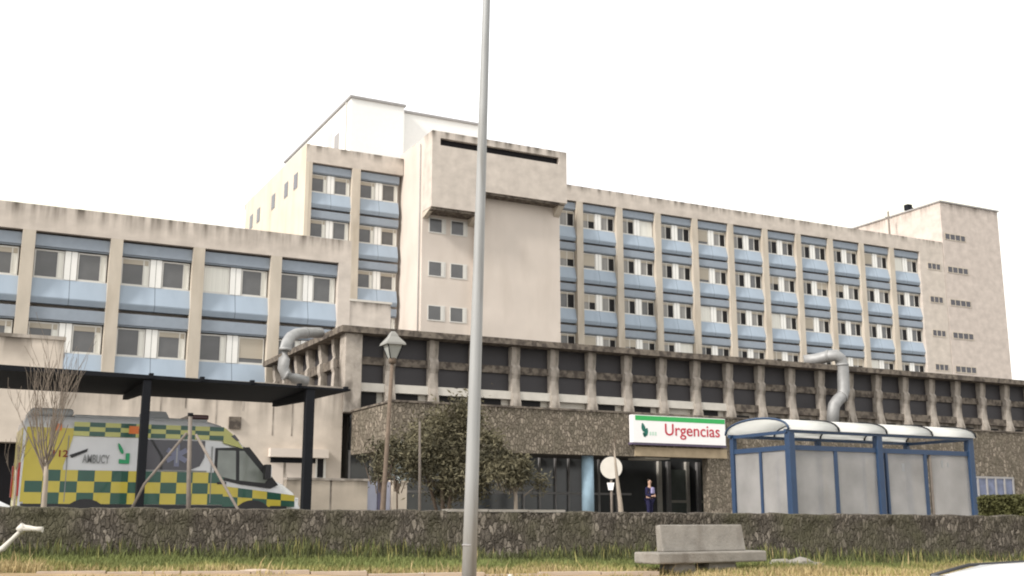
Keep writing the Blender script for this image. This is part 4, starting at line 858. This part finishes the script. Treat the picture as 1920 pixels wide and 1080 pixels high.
def leafy(name, label, cat, dep, blobs, stems, n, mats, size, seed, group=None, stem_m='bark'):
    """blobs: (px, py, rx_px, ry_px, weight) clumps of small leaves; stems: lists of pixel points"""
    rg = random.Random(seed); k = dep / FPX
    c0 = atD(blobs[0][0], blobs[0][1], dep); t = thing(name, (c0.x, c0.y, 1.3), label, cat, group)
    m = MB(); tot = sum(b_[4] for b_ in blobs)
    cl = []
    for bx_, by_, rx, ry, wt in blobs:
        for j in range(max(3, int(26 * wt / tot))):
            while True:
                u = Vector((rg.uniform(-1, 1), rg.uniform(-1, 1), rg.uniform(-1, 1)))
                if u.length < 1: break
            ctr = atD(bx_ + u.x * rx, by_ + u.z * ry, dep) + hd * u.y * rx * k * .9
            cl.append((ctr, rg.uniform(.10, .26) * max(rx, ry) * k * 2.0, rg.choice([0, 0, 1])))
    for i in range(n):
        ctr, r_, mi = rg.choice(cl)
        u = Vector((rg.gauss(0, .62), rg.gauss(0, .62), rg.gauss(0, .62))) * r_; p = ctr + u
        if p.z < 1.32: continue
        a = Vector((rg.uniform(-1, 1), rg.uniform(-1, 1), rg.uniform(-1, 1))).normalized(); b_ = a.cross(Vector((rg.uniform(-1, 1), rg.uniform(-1, 1), rg.uniform(-1, 1)))).normalized()
        L_ = size * rg.uniform(.6, 1.3); w_ = L_ * .28; o = len(m.v)
        m.v += [tuple(p - a * L_ * .5), tuple(p + b_ * w_ * .5), tuple(p + a * L_ * .5), tuple(p - b_ * w_ * .5)]; m.f.append((o, o + 1, o + 2, o + 3)); m.mi.append(mi if rg.random() < .85 else 1 - mi); m.sm.append(False)
    m.build('foliage', mats, t)
    s_ = MB()
    for pts, r_ in stems: s_.tube([atD(x_, y_, dep) + hd * rg.uniform(-.03, .03) for x_, y_ in pts], [r_ * (1 - .6 * i_ / len(pts)) for i_ in range(len(pts))], 7)
    for ctr, r_, mi in cl: s_.tube([Vector((c0.x, c0.y, 1.9)) * .5 + ctr * .5, ctr], [.012, .005], 4, cap=False)
    s_.build('stems', M[stem_m], t); return t
leafy('olive_tree', 'bushy olive green tree with many stems, behind the lamp column', 'tree', 23.5, [(830, 850, 78, 72, 5), (805, 812, 55, 42, 2), (860, 795, 50, 35, 1.8), (760, 860, 45, 50, 1.5), (840, 920, 68, 38, 2.2), (895, 880, 35, 65, 1.4)],
      [([(832, 985), (828, 900), (815, 820)], .05), ([(838, 985), (850, 890), (866, 800)], .045), ([(826, 985), (800, 890), (775, 840)], .035)], 19000, [M['olive'], M['olive2']], .11, 31, 'leafy trees behind the wall', 'bark_dk')
leafy('olive_tree', 'small leafy tree on a pale single trunk, right of the lamp column', 'tree', 23, [(952, 872, 42, 40, 3), (985, 895, 36, 26, 1.6), (930, 850, 28, 45, 1.5)],
      [([(968, 985), (967, 930), (960, 890), (950, 860)], .045), ([(966, 920), (990, 890)], .02)], 6000, [M['olive'], M['olive2']], .11, 32, 'leafy trees behind the wall')
leafy('shrub', 'thin scrubby bush growing over the gate at the lantern post', 'shrub', 23, [(712, 865, 32, 35, 2), (728, 840, 20, 30, 1)], [([(718, 985), (714, 900), (712, 860)], .02)], 1300, [M['olive'], M['olive2']], .11, 33, 'shrubs behind the wall', 'bark_dk')
leafy('shrub', 'pale blue grey bush above the pale gate pillar', 'shrub', 24.5, [(742, 868, 16, 28, 1), (755, 880, 14, 18, .6)], [([(745, 985), (744, 900), (742, 860)], .02)], 800, [M['bluegrey'], M['olive']], .12, 34, 'shrubs behind the wall', 'bark_dk')
q0, q1 = atD(787, 975, 22.5), atD(787, 790, 22.5)
tag(MB().tube([q0 - Vector((0, 0, .4)), q0 + (q1 - q0) * .5, q1], [.032, .028, .022], 7).build('plant_stake', M['stake'], origin=q0 - Vector((0, 0, .4))), 'upright pale wooden stake in front of the bushy olive tree', 'stake')
# stake tripod in front of the ambulance
b = thing('stake_tripod', tuple(atD(357, 985, 22.5)), 'grey wooden pole braced by two slanting stakes, in front of the ambulance', 'stake')
P = lambda x, y, o=0: atD(x, y, 22.5) + hd * o
MB().tube([P(353, 1000), P(354, 900), P(357, 778)], [.05, .045, .04], 8).build('pole', M['stake'], b)
MB().tube([P(240, 985, -.3), P(277, 908, -.2), P(351, 812, -.03)], .028, 7).build('brace', M['stake'], b)
MB().tube([P(470, 985, -.3), P(450, 952, -.25), P(368, 815, -.03)], .028, 7).build('brace', M['stake'], b)
q = P(357, 780); MB().tube([q, q + Vector((0, 0, .06))], .055, 8).build('cap', M['gunmetal'], b)

# hedge
p0_, p1_ = atD(1832, 931, 27), atD(1990, 931, 26)
b = thing('clipped_hedge', (p0_.x, p0_.y, 1.3), 'low clipped dark green hedge right of the glass shelter', 'hedge')
dxh = (p1_ - p0_); dxh.z = 0; Lh = dxh.length; dxh.normalize(); nh = Vector((-dxh.y, dxh.x, 0)); rg = random.Random(8); m = MB()
for i in range(9000):
    s_ = rg.uniform(0, Lh); z = rg.uniform(1.3, 2.24); o_ = rg.uniform(0, .8)
    if rg.random() < .6: o_ = rg.uniform(-.04, .1)
    elif rg.random() < .5: z = rg.uniform(2.15, 2.27)
    p = Vector((p0_.x, p0_.y, 0)) + dxh * s_ + nh * o_ + Vector((0, 0, z)); a = Vector((rg.uniform(-1, 1), rg.uniform(-1, 1), rg.uniform(-1, 1))).normalized(); b_ = a.cross(Vector((rg.uniform(-1, 1), rg.uniform(-1, 1), rg.uniform(-1, 1)))).normalized(); o = len(m.v)
    m.v += [tuple(p - a * .05), tuple(p + b_ * .025), tuple(p + a * .05), tuple(p - b_ * .025)]; m.f.append((o, o + 1, o + 2, o + 3)); m.mi.append(0); m.sm.append(False)
m.build('foliage', M['hedge'], b)
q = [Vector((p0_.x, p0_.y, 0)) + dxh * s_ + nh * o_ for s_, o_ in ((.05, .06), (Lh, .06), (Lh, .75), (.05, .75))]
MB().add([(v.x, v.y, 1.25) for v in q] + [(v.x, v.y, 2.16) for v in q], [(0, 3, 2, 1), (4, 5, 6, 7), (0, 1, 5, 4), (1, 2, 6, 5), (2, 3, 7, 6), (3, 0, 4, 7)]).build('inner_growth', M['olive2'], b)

# ------------------------------------------------------------------ low concrete wall and gate
VY = 29.0
x0, x1 = atY(578, 930, VY).x, atY(689, 930, VY).x; zt = atY(620, 901, VY).z
b = thing('low_concrete_wall', ((x0 + x1) / 2, VY, 1.3), 'low pale concrete wall to the right of the ambulance nose', 'wall')
lw = concrete('low_wall_concrete', (.52, .45, .37), zt - 1.3, .5, .6)
xm = atY(620, 930, VY).x
MB().box(x0 - .6, xm - .03, VY, VY + .25, 1.3, zt).box(xm + .03, x1, VY, VY + .25, 1.3, zt).build('wall_panel', lw, b)
MB().box(xm - .03, xm + .03, VY + .02, VY + .23, 1.3, zt - .02).build('joint', M['fin'], b); MB().box(x0 - .6, x1 + .02, VY - .04, VY + .29, zt, zt + .06).build('coping', M['fin'], b)
xa, xb, xc, xd = (atY(px, 930, VY).x for px in (691, 711, 716, 734))
b = thing('steel_gate', (xa, VY, 1.3), 'lavender grey steel gate of two leaves between low wall and pale pillar', 'gate')
MB().box(xa, xb - .03, VY + .08, VY + .13, 1.35, zt).build('gate_leaf', M['gate'], b); MB().box(xc + .02, xd, VY + .08, VY + .13, 1.35, zt + .0).build('gate_leaf', M['gate'], b)
MB().box(xb - .02, xc + .01, VY + .05, VY + .14, 1.3, zt + .03).build('gate_gap_fill', mat('dark_violet_gap', (.09, .085, .13), .5), b)  # dark strip filling the open gap between the leaves, its shade put into the colour
xe, xf = atY(735, 930, VY).x, atY(762, 930, VY).x
pl = MB().box(xe, xf, VY - .03, VY + .35, 1.3, zt - .02).box(xe - .03, xf + .03, VY - .06, VY + .38, zt - .02, zt + .04).build('gate_pillar', lw, origin=((xe + xf) / 2, VY, 1.3)); tag(pl, 'pale concrete gate pillar between the gate and the olive tree', 'pillar')

# ------------------------------------------------------------------ person in the entrance
def skin_mesh(name, verts, edges, radii, m, parent, sub=2):
    me = bpy.data.meshes.new(name); me.from_pydata(verts, edges, []); o = bpy.data.objects.new(name, me); COL.objects.link(o)
    o.modifiers.new('s', 'SKIN'); 
    for i, r_ in enumerate(radii): me.skin_vertices[0].data[i].radius = (r_, r_) if not isinstance(r_, tuple) else r_
    me.skin_vertices[0].data[0].use_root = True
    sb = o.modifiers.new('u', 'SUBSURF'); sb.levels = sub; sb.render_levels = sub
    bpy.context.view_layer.update()
    m2 = bpy.data.meshes.new_from_object(o.evaluated_get(bpy.context.evaluated_depsgraph_get())); m2.name = name
    bpy.data.objects.remove(o); m2.materials.clear(); m2.materials.append(m)
    for p_ in m2.polygons: p_.use_smooth = True
    o = bpy.data.objects.new(name, m2); COL.objects.link(o); o.parent = parent; return o
pp = atY(1203, 930, 41.2); ph = thing('person', (pp.x, 40.6, gz(pp.x, 40.6)), 'person in a navy jacket over a lilac top standing at the dark entrance', 'person'); ph.rotation_euler.z = R(25)
V = [(0, 0, .95), (0, 0, 1.15), (0, 0, 1.38), (0, -.01, 1.47), (0, -.015, 1.52), (0, -.02, 1.60), (0, -.02, 1.67), (0, -.01, 1.74)]; E_ = [(i, i + 1) for i in range(7)]; RR = [.14, .13, .14, .06, .055, .075, .085, .055]
def limb(start, pts, rs):
    k_ = start
    for p_, r_ in zip(pts, rs): V.append(p_); RR.append(r_); E_.append((k_, len(V) - 1)); k_ = len(V) - 1
    return k_
for s_ in (-1, 1):
    limb(0, [(s_ * .1, 0, .88), (s_ * .11, -.01, .5), (s_ * .11, .01, .1), (s_ * .12, -.12, .05)], [.1, .065, .045, .04])
    k_ = limb(2, [(s_ * .17, 0, 1.36), (s_ * .21, .02, 1.1), (s_ * .12 , -.2, 1.04), (s_ * .04, -.25, 1.05)], [.06, .045, .036, .03])
    for j_, (dx_, ln_) in enumerate(((.03, .07), (.012, .08), (-.006, .075), (-.024, .06))):
        limb(k_, [(s_ * (.0), -.27 - .012 * j_, 1.05 + dx_), (-s_ * ln_ * .8, -.28, 1.04 + dx_)], [.009, .008])
    limb(k_, [(s_ * .03, -.27, 1.1), (s_ * .01, -.28, 1.13)], [.01, .009])
bd = skin_mesh('body', V, E_, RR, M['skin'], ph)
skin_mesh('jacket', [(0, 0, .9), (0, 0, 1.12), (0, 0, 1.38), (.18, 0, 1.38), (.22, .02, 1.1), (.13, -.19, 1.05), (-.18, 0, 1.38), (-.22, .02, 1.1), (-.13, -.19, 1.05)], [(0, 1), (1, 2), (2, 3), (3, 4), (4, 5), (2, 6), (6, 7), (7, 8)], [.19, .17, .17, .085, .065, .055, .085, .065, .055], M['navy'], ph)
MB().prism([(-.13, 1.15), (.13, 1.15), (.10, 1.42), (-.10, 1.42)], 'y', -.21, -.12).build('top', M['lilac'], ph, origin=(0, 0, 0), bevel=.04)
skin_mesh('trousers', [(0, 0, .93), (.1, 0, .86), (.115, -.01, .5), (.115, .01, .1), (-.1, 0, .86), (-.115, -.01, .5), (-.115, .01, .1)], [(0, 1), (1, 2), (2, 3), (0, 4), (4, 5), (5, 6)], [.16, .115, .08, .065, .115, .08, .065], M['navy'], ph)
skin_mesh('hair', [(0, .02, 1.66), (0, .01, 1.73), (0, -.01, 1.765)], [(0, 1), (1, 2)], [.085, .09, .06], M['hair'], ph)
m = MB(); m.tube([(0, -.09, 1.66), (0, -.125, 1.635)], [.012, .018], 6); m.build('nose', M['skin'], ph, origin=(0, 0, 0))
m = MB(); m.box(-.045, -.02, -.108, -.09, 1.665, 1.678).box(.02, .045, -.108, -.09, 1.665, 1.678).box(-.03, .03, -.10, -.085, 1.592, 1.602); m.build('eyes_and_mouth', M['hair'], ph, origin=(0, 0, 0))

# ------------------------------------------------------------------ odds and ends on the grass
D0 = 17.0
q = [atD(-6, 1036, D0), atD(6, 1028, D0), atD(22, 1012, D0), atD(36, 999, D0), atD(43, 990, D0), atD(52, 991, D0), atD(66, 992, D0), atD(80, 993, D0)]
b = thing('bent_pipe', tuple(q[0]), 'bent white painted pipe sticking out of the grass at bottom left', 'pipe')
MB().tube(q, [.04, .045, .032, .035, .06, .05, .035, .045], 10).build('pipe', M['sill'], b)
MB().tube([atD(37, 996, D0), atD(46, 985, D0)], [.07, .06], 10).build('elbow_joint', M['sill'], b)
def rock(name, px, py, dep, r, sq_, m_, label, cat, group, seed):
    c_ = atD(px, py, dep); z_ = gz(c_.x, c_.y); bm = bmesh.new(); bmesh.ops.create_icosphere(bm, subdivisions=2, radius=r)
    for v in bm.verts: v.co *= 1 + .35 * noise.noise(v.co * 3 / r * .4 + Vector((seed, 0, 0))); v.co.z *= sq_; v.co.x *= 1.3
    me = bpy.data.meshes.new(name); bm.to_mesh(me); bm.free(); me.materials.append(m_); o = bpy.data.objects.new(name, me); COL.objects.link(o); o.location = (c_.x, c_.y, z_ + r * sq_ * .55); tag(o, label, cat, group)
for i, (px, py, l_) in enumerate(((685, 1041, 'crumpled white paper scrap on the grass, left of two others'), (790, 1042, 'brightest white litter scrap on the grass just left of the lamp column'), (958, 1040, 'small cream scrap on the grass right of the lamp column'))):
    rock('litter_scrap', px, py, 16.8, .034, .9, M['signwhite'] if i < 2 else M['sill'], l_, 'litter', 'white litter scraps on the grass', i * 3.1)
for i, (px, py, r_, l_) in enumerate(((1462, 1053, .19, 'flat pale stone just right of the bench'), (1500, 1050, .24, 'largest pale stone in the row right of the bench'), (1530, 1050, .15, 'smallest pale stone, farthest right of the bench'))):
    rock('stone', px, py, 20.2, r_, .42, M['bench'], l_, 'stone', 'loose pale stones on the grass', 5 + i * 2.3)
rock('stone', 480, 1054, 16.2, .20, .16, M['kerb'], 'flat whitish slab lying in the grass left of the lamp column', 'stone', 'loose pale stones on the grass', 17)

# remove the hidden prototypes
def kill(o):
    for ch in list(o.children): kill(ch)
    bpy.data.objects.remove(o)
for o in list(PW.values()) + [PSP, PBX]: kill(o)
